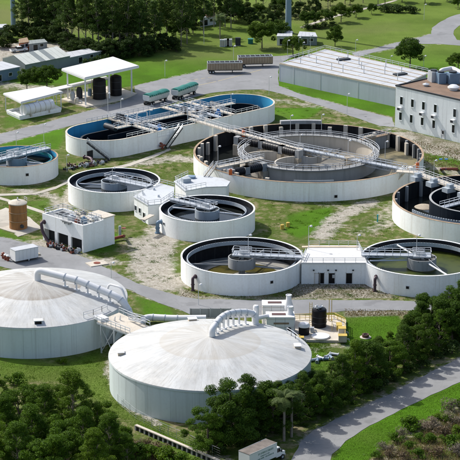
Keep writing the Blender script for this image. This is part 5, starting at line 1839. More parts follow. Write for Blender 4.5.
MB().lathe(p, [(1.45, 3.9), (1.3, 4.15), (0.3, 4.4), (0.02, 4.4)], 30).part("dome", M['black'], t)
MB().ring(p, 1.45, 1.52, 1.4, 1.5, 30).ring(p, 1.45, 1.52, 2.6, 2.7, 30).part("hoops", M['steel_dark'], t)
cv = MB()
rr_ = random.Random(9)
for k in range(14):
    a_ = rr_.uniform(0, 2 * pi)
    q = p + Vector((rr_.uniform(0, 0.8) * cos(a_), rr_.uniform(0, 0.8) * sin(a_), 0))
    cv.beam(Vector((q.x, q.y, 4.25)), Vector((q.x + rr_.uniform(-0.7, 0.7), q.y + rr_.uniform(-0.6, 0.6), 4.5 + rr_.uniform(0, 0.5))), 0.45, 0.12)
cv.part("cover", M['rail'], t, sharp=0)
ld = MB()
for q in (-1.9, -1.4):
    ld.beam(p + Vector((q, -0.2, 0)), p + Vector((q, -0.2, 5.0)), 0.09, 0.09)
for k in range(11):
    ld.beam(p + Vector((-1.9, -0.2, 0.4 + 0.42 * k)), p + Vector((-1.4, -0.2, 0.4 + 0.42 * k)), 0.06, 0.06)
ld.part("ladder", M['yellow'], t)
p = at(320.5, 337, Z0)
t = thing("round_slab", "low round white tank base with nothing on it, in front of the tall black tank", "tank base", p)
MB().cyl(p, 1.75, Z0, Z0 + 0.3, 36).part("slab", M['white_paint'], t)
MB().ring(p, 1.75, 1.9, Z0, Z0 + 0.16, 36).part("kerb", M['conc_pale'], t)
yr = thing("safety_railing", "yellow safety railing round the tank pad beside the scrubbers", "railing", at(335, 330, Z0))
for pts in ([(294, 320), (334, 318.5)], [(334, 318.5), (345, 324), (345, 341)], [(296, 340), (300, 341)], [(332, 324), (332, 331)], [(294, 323), (294, 328)]):
    MB().rail([at(u, v, Z0) for u, v in pts], 1.2, 0.045, 1.2, (1.0, 0.66, 0.33)).part("rail_section", M['yellow'], yr)
for u, v, h_ in ((329, 321, 4.6), (331.5, 321, 4.6)):
    MB().box(at(u, v, Z0), 0.06, 0.06, Z0, Z0 + h_).part("cage_post", M['yellow'], yr)
for k in range(8):
    MB().beam(at(329, 321, Z0 + 0.5 + k * 0.52), at(331.5, 321, Z0 + 0.5 + k * 0.52), 0.06, 0.06).part("cage_rung", M['yellow'], yr)
for u, v, hx, hy, h_, mt, lab in ((339, 329, 0.5, 0.9, 1.0, 'yellow', "yellow framed dosing skid in the tank pad"), (342, 334, 0.7, 0.7, 1.3, 'conc_pale', "pale dosing cabinet at the right end of the tank pad, upper one"),
                                  (342.5, 341, 0.8, 0.6, 1.2, 'conc_pale', "pale dosing cabinet at the right end of the tank pad, lower one"), (300, 341.5, 0.7, 0.5, 0.9, 'conc_grey', "grey pump box at the front left of the tank pad"),
                                  (312, 332, 0.35, 0.35, 0.9, 'galv', "small grey pump between the two black tanks of the pad")):
    p = at(u, v, Z0)
    t = thing("dosing_cabinet", lab, "cabinet", p)
    MB().box(p, hx, hy, Z0, Z0 + h_).part("body", M[mt], t)
    MB().box(p, hx + 0.06, hy + 0.06, Z0 + h_, Z0 + h_ + 0.08).part("lid", M['yellow'] if mt != 'galv' else M[mt], t)
    MB().tube(bend([p + Vector((hx, 0, 0.4)), p + Vector((hx + 0.5, 0, 0.4)), p + Vector((hx + 0.5, 0, 0.0))], 0.2), 0.1, 8).part("pipe_run", M['rail'], t)
sp2 = thing("duct_link", "white duct and riser joining the tan crowned dome to the scrubber boxes", "duct", at(262, 327))
MB().tube([D2_END + UP * 1.2, cB + Vector((-2.2, 0.6, 3.3))], 0.42, 14).part("duct_pipe", M['white_paint'], sp2)
rs_ = D2_END + Vector((0.2, 2.6, 0))
MB().cyl(rs_, 0.55, rs_.z - 2.0, rs_.z + 2.6, 18).lathe(rs_, [(0.55, rs_.z + 2.6), (0.45, rs_.z + 2.9), (0.02, rs_.z + 3.05)], 18).part("riser", M['white_paint'], sp2)
MB().rail([dpt(D2, RD2, radians(x), 16.9, 0.02) for x in (16, 22, 28, 33)], 1.1, 0.05, 1.4).part("railing", M['rail'], sp2)
# pipes lying in the grass below the pad
for k in range(7):
    p = at(314 + k * 3.4, 361 - k * 0.9 + (k % 2) * 2)
    d = Vector((cos(0.5 + k * 0.9), sin(0.5 + k * 0.9), 0))
    t = thing("spare_pipe", f"{['first', 'second', 'third', 'fourth', 'fifth', 'sixth', 'seventh'][k]} pale pipe from the dome in the heap on the grass below the tank pad", "pipe", p, "spare pipes on the grass")
    MB().tube([p - d * 0.9 + UP * 0.3, p + d * 0.9 + UP * 0.3], 0.27, 10).part("pipe_run", M['pipe_blue'] if k % 2 else M['galv'], t)
    for sg in (-1, 1):
        MB().tube([p + d * 0.9 * sg + UP * 0.3, p + d * 0.78 * sg + UP * 0.3], 0.38, 12).part("flange", M['rail'], t)
# manhole on the lawn
p = at(365.5, 337.5)
t = thing("manhole_ring", "dark manhole collar on a concrete disc in the bright lawn", "manhole", p)
MB().cyl(p, 1.1, -0.05, 0.12, 24).part("slab", M['conc_pale'], t)
MB().ring(p, 0.45, 0.68, 0.12, 0.7, 20).part("collar", M['pipe_brown'], t)
MB().cyl(p, 0.44, 0.3, 0.5, 18).part("cover", M['steel_dark'], t)
# parking screen, dark panel by the road behind the second dome
g0, g1 = at(190, 318), at(231, 318)
t = thing("screen_fence", "dark grey mesh screen panel by the road behind the tan crowned dome", "screen", (g0 + g1) / 2)
d, s, L, an = frame(g0, g1)
for k in range(4):
    c = g0 + d * L * (k + 0.5) / 4
    MB().box(c, L / 8 - 0.03, 0.03, 0.1, 2.0, an).part("screen_panel", M['conc_grey'], t)
for k in range(5):
    MB().box(g0 + d * L * k / 4, 0.06, 0.06, 0, 2.2, an).part("post", M['galv'], t)
# yellow caps in the grass
for (u, v), lab in zip(((282.3, 229), (288, 226.8)), ("yellow barrel on the grass right of the upper clarifier, left one", "yellow barrel on the grass right of the upper clarifier, right one")):
    p = at(u, v)
    t = thing("yellow_barrel", lab, "barrel", p, "yellow barrels on the grass")
    MB().cyl(p, 0.42, 0, 0.95, 16).part("barrel", M['yellow'], t)
    MB().lathe(p, [(0.45, 0.95), (0.4, 1.05), (0.02, 1.1)], 16).part("lid", M['yellow'], t)
p = at(377.5, 222)
t = thing("marker_post", "teal marker post in the sandy ground left of the right edge tank", "post", p)
MB().cyl(p, 0.14, 0, 1.6, 10).part("post", M['teal'], t)
MB().cyl(p, 0.2, 1.6, 1.75, 10).part("cap", M['teal'], t)
# hydrant piping near the office block
p = at(450, 170)
t = thing("backflow_pipe", "rusty pipe run with blue valve wheels behind the right edge tank", "pipe", p)
MB().tube(bend([at(441, 169, 0.0), at(441, 169, 1.5), at(457, 169, 1.5), at(457, 169, 0)], 0.5), 0.35, 10).part("pipe_run", M['pipe_red'], t)
for u in (440.5, 446):
    MB().tube([at(u, 169, 1.5), at(u, 169, 2.6)], 0.12, 8).part("stem", M['blue_paint'], t)
    MB().cyl(at(u, 169, 0), 0.45, 2.5, 2.65, 14).part("hand_wheel", M['blue_paint'], t)
# heap of valves at the oval tank's front left
pr_ = random.Random(8)
for k in range(16):
    p = at(66 + k * 2.6 + pr_.uniform(-1, 1), 168 - k * 0.22 + pr_.uniform(-2.5, 2.5))
    d = Vector((pr_.uniform(-1, 1), pr_.uniform(-1, 1), 0)).normalized()
    r = pr_.uniform(0.2, 0.42)
    t = thing("scrap_valve", f"{['dark', 'red brown', 'grey'][k % 3]} flanged valve below the oval tank, {['first', 'second', 'third', 'fourth', 'fifth', 'sixth'][k // 3]} of its colour from the left",
              "valve", p, "valves heaped below the oval tank")
    L = pr_.uniform(0.5, 0.9)
    mt = M[['steel_dark', 'pipe_brown', 'galv'][k % 3]]
    MB().tube([p - d * L + UP * r * 1.4, p + d * L + UP * r * 1.4], r, 10).part("valve_body", mt, t)
    for sg in (-1, 1):
        MB().tube([p + d * L * sg + UP * r * 1.4, p + d * (L - 0.12) * sg + UP * r * 1.4], r * 1.4, 12).part("flange", mt, t)
    MB().tube([p + UP * r * 1.4, p + UP * (r * 1.4 + 0.7)], r * 0.5, 8).part("bonnet", mt, t)
t = thing("elbow_pipe", "dark brown bent pipe at the foot of the oval tank's stair", "pipe", at(92, 161))
MB().tube(bend([at(84, 157, 1.0), at(91, 158, 1.0), at(93, 163, 0.6), at(86, 165, 0.4)], 1.2), 0.4, 12).part("pipe_run", M['pipe_purple'], t)
MB().tube([at(84, 157, 1.0), at(84.6, 157.1, 1.0)], 0.58, 12).part("flange", M['pipe_purple'], t)

# ------------------------------------------------------------------ retaining wall and chain link fence, lower left
w0, w1 = at(136, 430), at(222, 467)
d, s, L, an = frame(w0, w1)
rw_ = thing("retaining_wall", "low retaining wall with pale cap and dark bays at the bottom edge", "wall", (w0 + w1) / 2)
MB().box((w0 + w1) / 2, L / 2, 0.28, 0.85, 1.02, an).part("cap", M['conc_pale'], rw_)
NBY = int(L / 1.15)
for k in range(NBY + 1):
    MB().box(w0 + d * L * k / NBY, 0.16, 0.22, -0.3, 0.85, an).part("pilaster", M['conc_grey'], rw_)
for k in range(NBY):
    MB().box(w0 + d * L * (k + 0.5) / NBY + s * 0.08, L / NBY / 2 - 0.16, 0.06, -0.3, 0.85, an).part("bay_panel", M['shadow_room'], rw_)  # dark panels paint in the shade of the openings
fl_ = thing("chain_link_fence", "thin chain link fence on the grass below the tan crowned dome", "fence", at(170, 440))
fpts = [at(118, 404), at(136, 419), at(160, 432), at(185, 443), at(205, 452), at(220, 459)]
ms = MB()
for a0, b0 in zip(fpts, fpts[1:]):
    n = int((b0 - a0).length / 2.6) + 1
    for k in range(n):
        p = a0.lerp(b0, k / n)
        MB().cyl(p, 0.035, 0, 1.9, 6).part("post", M['galv'], fl_)
    MB().beam(a0 + UP * 1.85, b0 + UP * 1.85, 0.04, 0.04).part("top_rail", M['galv'], fl_)
    for z in (0.2, 0.6, 1.0, 1.4):
        ms.beam(a0 + UP * z, b0 + UP * z, 0.012, 0.012)
ms.part("mesh_wire", M['galv'], fl_)

# ------------------------------------------------------------------ sheds at the upper left
HSd = 4.6
e0, e1 = at(25, 64.5, 3.4), at(70, 55.5, 3.4)
r0, r1 = at(13.5, 55.5, 5.2), at(57.5, 46.5, 5.2)
sh = thing("gabled_shed", "grey green shed with pale metal gable roof behind the low canopy", "shed", (e0 + r1) / 2 - UP * 5)
k0, k1 = r0 * 2 - e0, r1 * 2 - e1
k0.z = k1.z = 3.4
MB().prism([p[:2] for p in (e0, e1, k1, k0)], -0.1, 3.35).part("wall", M['shed_wall'], sh)
for (a0, b0) in ((e0, k0), (e1, k1)):
    rr = r0 if a0 is e0 else r1
    MB().add([a0 - UP * 0.06, b0 - UP * 0.06, rr - UP * 0.1], [(0, 1, 2)]).part("gable", M['shed_wall'], sh, sharp=0)
for side in (0, 1):
    ea, eb = (e0, e1) if side == 0 else (k0, k1)
    ex = 0.04
    NPn = 9
    for k in range(NPn):
        f0_, f1_ = k / NPn, (k + 1) / NPn - 0.004
        q4 = [ea.lerp(eb, f0_), ea.lerp(eb, f1_), r0.lerp(r1, f1_), r0.lerp(r1, f0_)]
        q4 = [q4[0] + (q4[0] - q4[3]) * 0.06, q4[1] + (q4[1] - q4[2]) * 0.06, q4[2], q4[3]]
        mb = MB().add([p + UP * 0.02 for p in q4] + [p + UP * 0.12 for p in q4], [(0, 1, 2, 3), (4, 5, 6, 7), (0, 1, 5, 4), (1, 2, 6, 5), (2, 3, 7, 6), (3, 0, 4, 7)])
        mb.part("roof_sheet", M['shed_wall'] if k in (3, 5) and side == 0 else M['shed_roof'], sh, sharp=0)


def flat_shed(name, label, quad, h, wall, roof, slope=0.0):
    h *= 0.85
    q4 = [at(u, v, h) for u, v in quad]
    t = thing(name, label, "shed", sum(q4, Vector()) / 4 - UP * h)
    MB().prism([p[:2] for p in q4], -0.1, h - 0.2).part("wall", M[wall], t)
    c = sum(q4, Vector()) / 4
    n = 5
    for k in range(n):
        f0_, f1_ = k / n, (k + 1) / n - 0.006
        s4 = [q4[0].lerp(q4[1], f0_), q4[0].lerp(q4[1], f1_), q4[3].lerp(q4[2], f1_), q4[3].lerp(q4[2], f0_)]
        MB().prism([(p + (p - c) * 0.06)[:2] for p in s4], h - 0.2, h + 0.02).part("roof_sheet", M[roof], t)
    f = (q4[1] - q4[0]).normalized()
    nn = Vector((f.y, -f.x, 0))
    if nn.y > 0:
        nn = -nn
    win(t, q4[0].lerp(q4[1], 0.35), nn, 1.6, 1.8, 0.3, 'glass', 'rail', "door")
    win(t, q4[0].lerp(q4[1], 0.7), nn, 1.2, 0.9, 1.3)
    return t


flat_shed("flat_shed", "low shed with long white lean roof right of the gabled shed", [(69, 57.5), (101, 51), (94, 47.5), (66, 52.5)], 3.2, 'shed_wall', 'roof_white')
flat_shed("flat_shed", "blue grey shed with pale roof at the left edge below the parked car", [(-12, 72.5), (19.5, 66.5), (2, 61.5), (-24, 66)], 4.2, 'pipe_blue', 'roof_white')
flat_shed("storage_hut", "small grey hut with mossy roof behind the parked car", [(29, 44), (47, 42), (44, 39), (29, 40.5)], 3.0, 'conc_grey', 'shed_wall')
flat_shed("storage_hut", "open orange brown hut beside the small grey hut", [(19, 43), (29, 41.8), (27, 37.5), (19, 39)], 3.2, 'orange', 'wood')
flat_shed("storage_hut", "small white roofed hut at the left edge behind the steel mast", [(-6, 28), (9, 27), (6, 24), (-6, 24.5)], 3.2, 'conc_grey', 'roof_white')
flat_shed("storage_hut", "white walled hut among the pines right of the background belt", [(200, 18), (216, 15.5), (214, 11), (202, 12)], 3.6, 'white_paint', 'wood')
flat_shed("storage_hut", "white tent roofed hut just left of the right steel mast", [(277, 36), (292, 36), (292, 31), (279, 30.5)], 3.6, 'white_paint', 'roof_white')
flat_shed("storage_hut", "low white roofed hut right of the right steel mast", [(298, 36), (317, 36.5), (315, 32.5), (300, 31.5)], 3.4, 'shed_wall', 'roof_white')
# parked pickup
p0, p1 = at(11.5, 52.5), at(26, 51)
d, s, L, an = frame(p0, p1)
pk = thing("parked_car", "white pickup parked between the sheds at the upper left", "car", (p0 + p1) / 2)
m = (p0 + p1) / 2
L = 5.6
MB().box(m, L / 2, 0.95, 0.45, 1.05, an).part("body", M['white_paint'], pk)
cbn = MB()
pf_ = [(-0.9, 1.05), (1.3, 1.05), (0.75, 1.75), (-0.6, 1.75)]
vs = [m + d * x + s * y + UP * z for y in (-0.85, 0.85) for x, z in pf_]
cbn.add(vs, [(0, 1, 2, 3), (7, 6, 5, 4), (0, 4, 5, 1), (1, 5, 6, 2), (2, 6, 7, 3), (3, 7, 4, 0)])
cbn.part("cabin", M['glass'], pk)
MB().box(m + d * 0.05, 0.68, 0.84, 1.75, 1.8, an).part("roof", M['white_paint'], pk)
MB().box(m - d * 1.85, 0.85, 0.8, 1.051, 1.06, an).part("cargo_bed", M['steel_dark'], pk)
for x in (-1.7, 1.7):
    for sg in (-1, 1):
        wheel(pk, m + d * x + s * sg * 0.85 + UP * 0.38, s, 0.38, 0.24)
for sg in (-1, 1):
    MB().box(m + d * (L / 2) + s * sg * 0.65, 0.03, 0.16, 0.7, 0.88, an).part("headlight", M['rail'], pk)
# tall masts
for (u, v, r_, lab) in ((13.5, 28, 0.85, "tall blue grey steel mast at the upper left, cut by the top edge"), (288.3, 33, 1.05, "tall blue grey steel mast right of the middle, cut by the top edge")):
    p = at(u, v)
    t = thing("steel_mast", lab, "mast", p, "tall steel masts")
    MB().tube([p, p + UP * 40], r_, 14, True, r_ * 0.7).part("pole", M['pole_blue'], t)
    MB().cyl(p, r_ * 1.6, 0, 0.4, 16).part("base_plate", M['conc_grey'], t)
    MB().box(p, 2.2, 0.4, 38.5, 39.6).part("floodlight_bar", M['galv'], t)
# utility cabinets behind the yard
for k, (u, v) in enumerate(((222.5, 46.5), (226.5, 46), (229.5, 46), (238, 45.5))):
    p = at(u, v)
    t = thing("utility_cabinet", f"{['first', 'second', 'third', 'fourth'][k]} pale utility cabinet from the left on the lawn behind the yard", "cabinet", p, "utility cabinets on the lawn")
    MB().box(p, 0.85, 0.6, 0.05, 2.3 if k < 3 else 2.6).part("body", M['rail'] if k < 3 else M['steel_dark'], t)
    MB().box(p, 0.92, 0.67, -0.05, 0.12).part("plinth", M['conc_grey'], t)
    MB().box(p + Vector((0, -0.61, 0)), 0.7, 0.02, 0.3, 2.0).part("door", M['conc_pale'] if k < 3 else M['steel_dark'], t)
p = at(250.5, 43.5)
t = thing("utility_cabinet", "small green transformer box on the lawn under the round tree", "cabinet", p)
MB().box(p, 0.8, 0.8, 0, 1.5).part("body", M['tarp'], t)
MB().box(p, 0.9, 0.9, 1.5, 1.6).part("lid", M['tarp'], t)

# ------------------------------------------------------------------ ground lamp posts
for u, v, h_, lab in (
    (44, 143.5, 5.8, "lamp post on the verge left of the oval tank's front end"), (16.5, 150, 5.2, "lamp post behind the small left edge clarifier"),
    (108, 113, 6.5, "lamp post on the road below the tall canopy"), (165, 77, 6.0, "lamp post at the lawn edge left of the bulk trailers"),
    (233.5, 61.5, 6.0, "lamp post behind the left bulk trailer"), (269, 95, 6.2, "lamp post by the road at the oval tank's right end"),
    (287.5, 57, 6.5, "leftmost of the four lamp posts behind the storage building's left end"), (298.7, 57, 7.6, "second lamp post of four behind the storage building's left end"),
    (302.5, 56.5, 5.5, "third and shortest lamp post of four behind the storage building's left end"), (310.3, 56, 8.0, "rightmost and tallest of four lamp posts behind the storage building's left end"),
    (355.5, 52.5, 5.0, "lamp post at the start of the curved road"), (423.5, 72, 6.0, "lamp post between the storage building's far end and the round oak"),
    (347, 113.5, 6.4, "lamp post on the road in front of the storage building"), (111.5, 287, 5.4, "lamp post on the road verge right of the brown crowned dome"),
    (198.5, 305, 4.4, "lamp post on the road before the drained clarifier"), (67, 172, 4.8, "lamp post beside the valve heap at the oval tank's left end"),
    (91, 34, 8.0, "wooden lamp post between the pines above the white lean roof"), (204, 44, 11.0, "tall lamp post on the lawn among the pines"), (424, 20, 7.0, "lamp post on the far lawn left of the road bend"),
    (390, 71, 5.6, "lamp post behind the storage building at the middle of its back edge"),
):
    lamp_post(at(u, v), h_, lab)

# ------------------------------------------------------------------ vegetation
def leaf_mat(name, dark, lite, trans=0.28, hue=0.0):
    m, nt, b = new_mat(name)
    oi = nt.nodes.new("ShaderNodeObjectInfo")
    ge = nt.nodes.new("ShaderNodeNewGeometry")
    v = wcoord(nt)
    n = nz(nt, 0.7, 3, 0.6, v)
    x = math_n(nt, 'ADD', math_n(nt, 'MULTIPLY', n, 0.55), math_n(nt, 'MULTIPLY', ge.outputs["Random Per Island"], 0.5))
    c = ramp(nt, x, [(0.2, dark), (0.85, lite)])
    c = mix(nt, math_n(nt, 'MULTIPLY', oi.outputs["Random"], 0.5), c, (lite[0] * 0.5, lite[1] * 0.55, lite[2] * 0.75))
    c = mix(nt, ramp(nt, math_n(nt, 'FRACT', math_n(nt, 'MULTIPLY', oi.outputs["Random"], 7.13)), [(0.6, 0.0), (1.0, 0.35)]), c, (lite[0] * 1.15, lite[1] * 0.95, lite[2] * 0.8))
    nt.links.new(c, b.inputs["Base Color"])
    b.inputs["Roughness"].default_value = 0.6
    b.inputs["Specular IOR Level"].default_value = 0.1
    tr = nt.nodes.new("ShaderNodeBsdfTranslucent")
    nt.links.new(mix(nt, 1.0, c, (1.25, 1.3, 0.7), 'MULTIPLY'), tr.inputs[0])
    ms_ = nt.nodes.new("ShaderNodeMixShader")
    ms_.inputs[0].default_value = trans
    nt.links.new(b.outputs[0], ms_.inputs[1])
    nt.links.new(tr.outputs[0], ms_.inputs[2])
    nt.links.new(ms_.outputs[0], nt.nodes["Material Output"].inputs[0])
    return m


M['leaf_oak'] = leaf_mat("oak_leaves", (0.011, 0.033, 0.006), (0.092, 0.165, 0.015))
M['leaf_bright'] = leaf_mat("bright_leaves", (0.018, 0.052, 0.006), (0.125, 0.22, 0.015))
M['leaf_pine'] = leaf_mat("pine_needles", (0.012, 0.034, 0.009), (0.080, 0.14, 0.022))
M['leaf_dark'] = leaf_mat("dark_leaves", (0.011, 0.026, 0.008), (0.068, 0.112, 0.022))
M['leaf_palm'] = leaf_mat("palm_fronds", (0.040, 0.075, 0.020), (0.12, 0.17, 0.05))
M['leaf_dry'] = leaf_mat("dry_twigs", (0.09, 0.075, 0.052), (0.27, 0.225, 0.165), 0.2)
M['grass_blade'] = leaf_mat("grass_blades", (0.058, 0.115, 0.010), (0.105, 0.185, 0.016), 0.3)
M['leaf_straw'] = leaf_mat("dry_grass", (0.11, 0.09, 0.045), (0.30, 0.22, 0.13), 0.25)
M['leaf_rust'] = leaf_mat("rusty_brush", (0.085, 0.062, 0.038), (0.20, 0.145, 0.085), 0.2)


def leaves(centres, radii, per, size, rng, asp=0.5, squash=0.75, up=0.35):
    """leaf-sized quads spread through clumps"""
    V, F = [], []
    for (c, r) in zip(centres, radii):
        n = int(per * (r ** 1.6))
        d = rng.normal(size=(n, 3))
        d /= np.linalg.norm(d, axis=1)[:, None]
        rad = r * rng.uniform(0.25, 1.0, n) ** 0.5
        p = np.array(c) + d * rad[:, None] * np.array([1, 1, squash])
        nrm = d * 0.8 + rng.normal(size=(n, 3)) * 0.7 + np.array([0, 0, up])
        nrm /= np.linalg.norm(nrm, axis=1)[:, None]
        t = np.cross(nrm, rng.normal(size=(n, 3)))
        t /= np.linalg.norm(t, axis=1)[:, None] + 1e-9
        b = np.cross(nrm, t)
        L = size * rng.uniform(0.6, 1.4, n)[:, None]
        W = L * asp
        q = np.stack([p - t * L * 0.5, p + b * W * 0.5, p + t * L * 0.5, p - b * W * 0.5], 1).reshape(-1, 3)
        base = sum(len(x) for x in V)
        V.append(q)
        F.append(base + np.arange(4 * n).reshape(-1, 4))
    return np.concatenate(V), np.concatenate(F)


def np_mesh(name, V, F, mat):
    me = bpy.data.meshes.new(name)
    me.from_pydata(V.tolist(), [], F.tolist())
    me.materials.append(mat)
    return me


def branch_mesh(name, height, tr, tips, mat, rng, lean=0.05, top=0.9, n_main=9):
    """tapered wandering trunk with limbs to the clump centres"""
    mb = MB()
    pts = []
    off = rng.normal(size=2) * lean * height
    for k in range(7):
        f = k / 6
        pts.append(Vector((off[0] * f * f + 0.04 * height * lean * sin(3 * f), off[1] * f * f, height * top * f)))
    mb.tube(pts, tr, 8, True, tr * 0.08)
    for c in tips[:n_main]:
        f = max(0.2, min(0.9, (c[2] / height) - 0.16))
        i = f * 6
        a = pts[int(i)].lerp(pts[min(6, int(i) + 1)], i - int(i))
        cv = Vector(c)
        m = a.lerp(cv, 0.5) + Vector((0, 0, -0.04 * height))
        mb.tube([a, m, cv], tr * 0.42, 5, False, tr * 0.1)
    return mb.mesh(name, mat, (0, 0, 0), 60)


def make_oak(seed, H=10.0, R=3.9, leaf='leaf_oak', size=0.22, nc=66, per=660, bare=0.0):
    rng = np.random.default_rng(seed)
    cs, rs = [], []
    lob = rng.normal(size=(6, 3))
    lob /= np.linalg.norm(lob, axis=1)[:, None]
    for k in range(nc):
        d = rng.normal(size=3)
        d /= np.linalg.norm(d)
        if d[2] < -0.45 and bare > 0.02:
            d[2] *= -0.6
        if bare <= 0.02 and d[2] < 0:
            d[:2] *= 1.15
        bulge = 0.78 + 0.32 * max(0, np.max(lob @ d)) ** 3
        r = (0.45 + 0.55 * rng.uniform() ** 0.5) * bulge
        c = np.array([d[0] * R * r, d[1] * R * r, H * (0.5 + bare / 2) + d[2] * H * (0.5 - bare / 2) * r * 0.9])
        cs.append(c)
        rs.append(R * rng.uniform(0.15, 0.30))
    V, F = leaves(cs, rs, per, size, rng)
    order = rng.permutation(nc)
    return np_mesh("crown", V, F, M[leaf]), branch_mesh("trunk", H, 0.026 * H, [cs[i] for i in order], M['bark'], rng, 0.05, 0.8)


def make_pine(seed, H=22.0, leaf='leaf_pine', size=0.75, nc=26, per=62, crown0=0.5, R=3.6, asp=0.3, rr=(0.28, 0.48), n_main=20):
    rng = np.random.default_rng(seed)
    cs, rs = [], []
    for k in range(nc):
        f = crown0 + (1 - crown0) * (k + rng.uniform(0, 1)) / nc
        g = (f - crown0) / (1 - crown0)
        w = R * (0.35 + 0.75 * sin(pi * min(1, 0.25 + 0.7 * g))) * (1.05 - 0.55 * g)
        a = k * 2.4 + rng.uniform(-0.6, 0.6)
        rad = w * rng.uniform(0.35, 1.0)
        cs.append(np.array([rad * cos(a), rad * sin(a), H * f * 0.97]))
        rs.append(R * rng.uniform(*rr) * (1.0 - 0.25 * g))
    cs.append(np.array([0, 0, H * 0.97]))
    rs.append(R * 0.3)
    V, F = leaves(cs, rs, per, size, rng, asp, 0.55, 0.5)
    order = rng.permutation(nc)
    return np_mesh("crown", V, F, M[leaf]), branch_mesh("trunk", H, 0.0125 * H, [cs[i] for i in order], M['bark_pale'], rng, 0.03, 0.97, n_main)


def make_palm(seed, H=6.0, fr=2.0, n=26):
    rng = np.random.default_rng(seed)
    mb = MB()
    V, F = [], []
    for k in range(n):
        a = k * 2.399 + rng.uniform(-0.2, 0.2)
        el = rng.uniform(-0.5, 1.25)
        L = fr * rng.uniform(0.8, 1.1)
        d = Vector((cos(a), sin(a), 0))
        s = Vector((-sin(a), cos(a), 0))
        prev = Vector((0, 0, H))
        pts = [prev]
        e = el
        for q in range(6):
            prev = prev + (d * cos(e) + UP * sin(e)) * (L / 6)
            pts.append(prev)
            e -= 0.26
        for q in range(1, 7):
            w = fr * 0.30 * sin(pi * (0.12 + 0.8 * q / 7))
            for sg in (-1, 1):
                for h in range(2):
                    p = pts[q - 1].lerp(pts[q], 0.5 * h)
                    tip = p + s * sg * w + d * w * 0.5 - UP * w * 0.35
                    b = len(V)
                    dd = (pts[q] - pts[q - 1]) * 0.42
                    V += [tuple(p), tuple(p + dd), tuple(tip)]
                    F.append((b, b + 1, b + 2))
    me = bpy.data.meshes.new("crown")
    me.from_pydata(V, [], F)
    me.materials.append(M['leaf_palm'])
    pts = [Vector((0.02 * k * k, 0, H * k / 6)) for k in range(7)]
    pts = [Vector((0.0, 0.0, H * k / 6)) for k in range(7)]
    mb.tube(pts, 0.2, 8, True, 0.14)
    return me, mb.mesh("trunk", M['bark_pale'], (0, 0, 0), 60)


def make_shrub(seed, leaf, H=1.6, R=1.2, size=0.2, nc=14, per=380, asp=0.45):
    rng = np.random.default_rng(seed)
    cs, rs = [], []
    for k in range(nc):
        a = rng.uniform(0, 2 * pi)
        r = R * rng.uniform(0, 0.8)
        cs.append(np.array([r * cos(a), r * sin(a), H * rng.uniform(0.25, 0.85) * (1 - 0.4 * r / R)]))
        rs.append(R * rng.uniform(0.25, 0.45))
    V, F = leaves(cs, rs, per, size, rng, asp)
    V[:, 2] = np.maximum(V[:, 2], 0.0)
    st = MB()
    for c in cs[:6]:
        st.tube([Vector((c[0] * 0.2, c[1] * 0.2, 0)), Vector(c)], 0.04, 5, False, 0.015)
    return np_mesh("foliage", V, F, M[leaf]), st.mesh("stems", M['bark'], (0, 0, 0), 0)


KIND = {
    'upright': [make_pine(s, 10.0, 'leaf_oak', 0.23, 62, 640, 0.02, 3.1, 0.32, (0.17, 0.30), 30) for s in (81, 82, 83, 84)],
    'upbright': [make_pine(s, 10.0, 'leaf_bright', 0.23, 56, 600, 0.04, 2.9, 0.32, (0.16, 0.30), 30) for s in (85, 86)],
    'oak': [make_oak(s) for s in (1, 2, 3, 4)],
    'bright': [make_oak(s, 10.0, 3.6, 'leaf_bright', 0.21, 58, 660, 0.0) for s in (11, 12, 13)],
    'fpine': [make_pine(s, 11.0, 'leaf_bright', 0.25, 64, 620, 0.12, 3.9, 0.30, (0.16, 0.28), 34) for s in (21, 22, 23, 24)],
    'pine': [make_pine(s, 22.0, 'leaf_pine', 0.6, 36, 105, 0.36, 4.2) for s in (31, 32, 33, 34)],
    'under': [make_oak(s, 9.0, 4.4, 'leaf_dark', 0.46, 54, 150, 0.0) for s in (41, 42, 43)],
    'round': [make_oak(s, 10.0, 5.2, 'leaf_oak', 0.42, 62, 170, 0.04) for s in (51, 52, 53)],
    'palm': [make_palm(s) for s in (61, 62)],
    'cabbage': [make_palm(s, 8.0, 2.6, 40) for s in (63,)],
    'shrub': [make_shrub(s, 'leaf_bright') for s in (71, 72)],
    'dryshrub': [make_shrub(s, 'leaf_dry', 1.5, 1.4, 0.30, 12, 170, 0.2) for s in (73, 74)],
    'rustshrub': [make_shrub(s, 'leaf_rust', 1.2, 1.2, 0.26, 10, 190, 0.3) for s in (76,)],
    'darkshrub': [make_shrub(s, 'leaf_dark', 2.4, 2.2, 0.45, 12, 70) for s in (75, 77)],
}
NAT_H = {'upright': 10, 'upbright': 10, 'oak': 10, 'bright': 10, 'fpine': 11, 'pine': 22, 'under': 9, 'round': 10, 'palm': 6, 'cabbage': 8, 'shrub': 1.6, 'dryshrub': 1.5, 'rustshrub': 1.2, 'darkshrub': 2.4}
TNAME = {'upright': 'broadleaf_tree', 'upbright': 'broadleaf_tree', 'oak': 'broadleaf_tree', 'bright': 'broadleaf_tree', 'fpine': 'pine_tree', 'pine': 'pine_tree', 'under': 'understory_tree', 'round': 'oak_tree', 'palm': 'palm_tree',
         'cabbage': 'palm_tree', 'shrub': 'shrub', 'dryshrub': 'shrub', 'rustshrub': 'shrub', 'darkshrub': 'shrub'}
trg = random.Random(17)
_cnt = {}


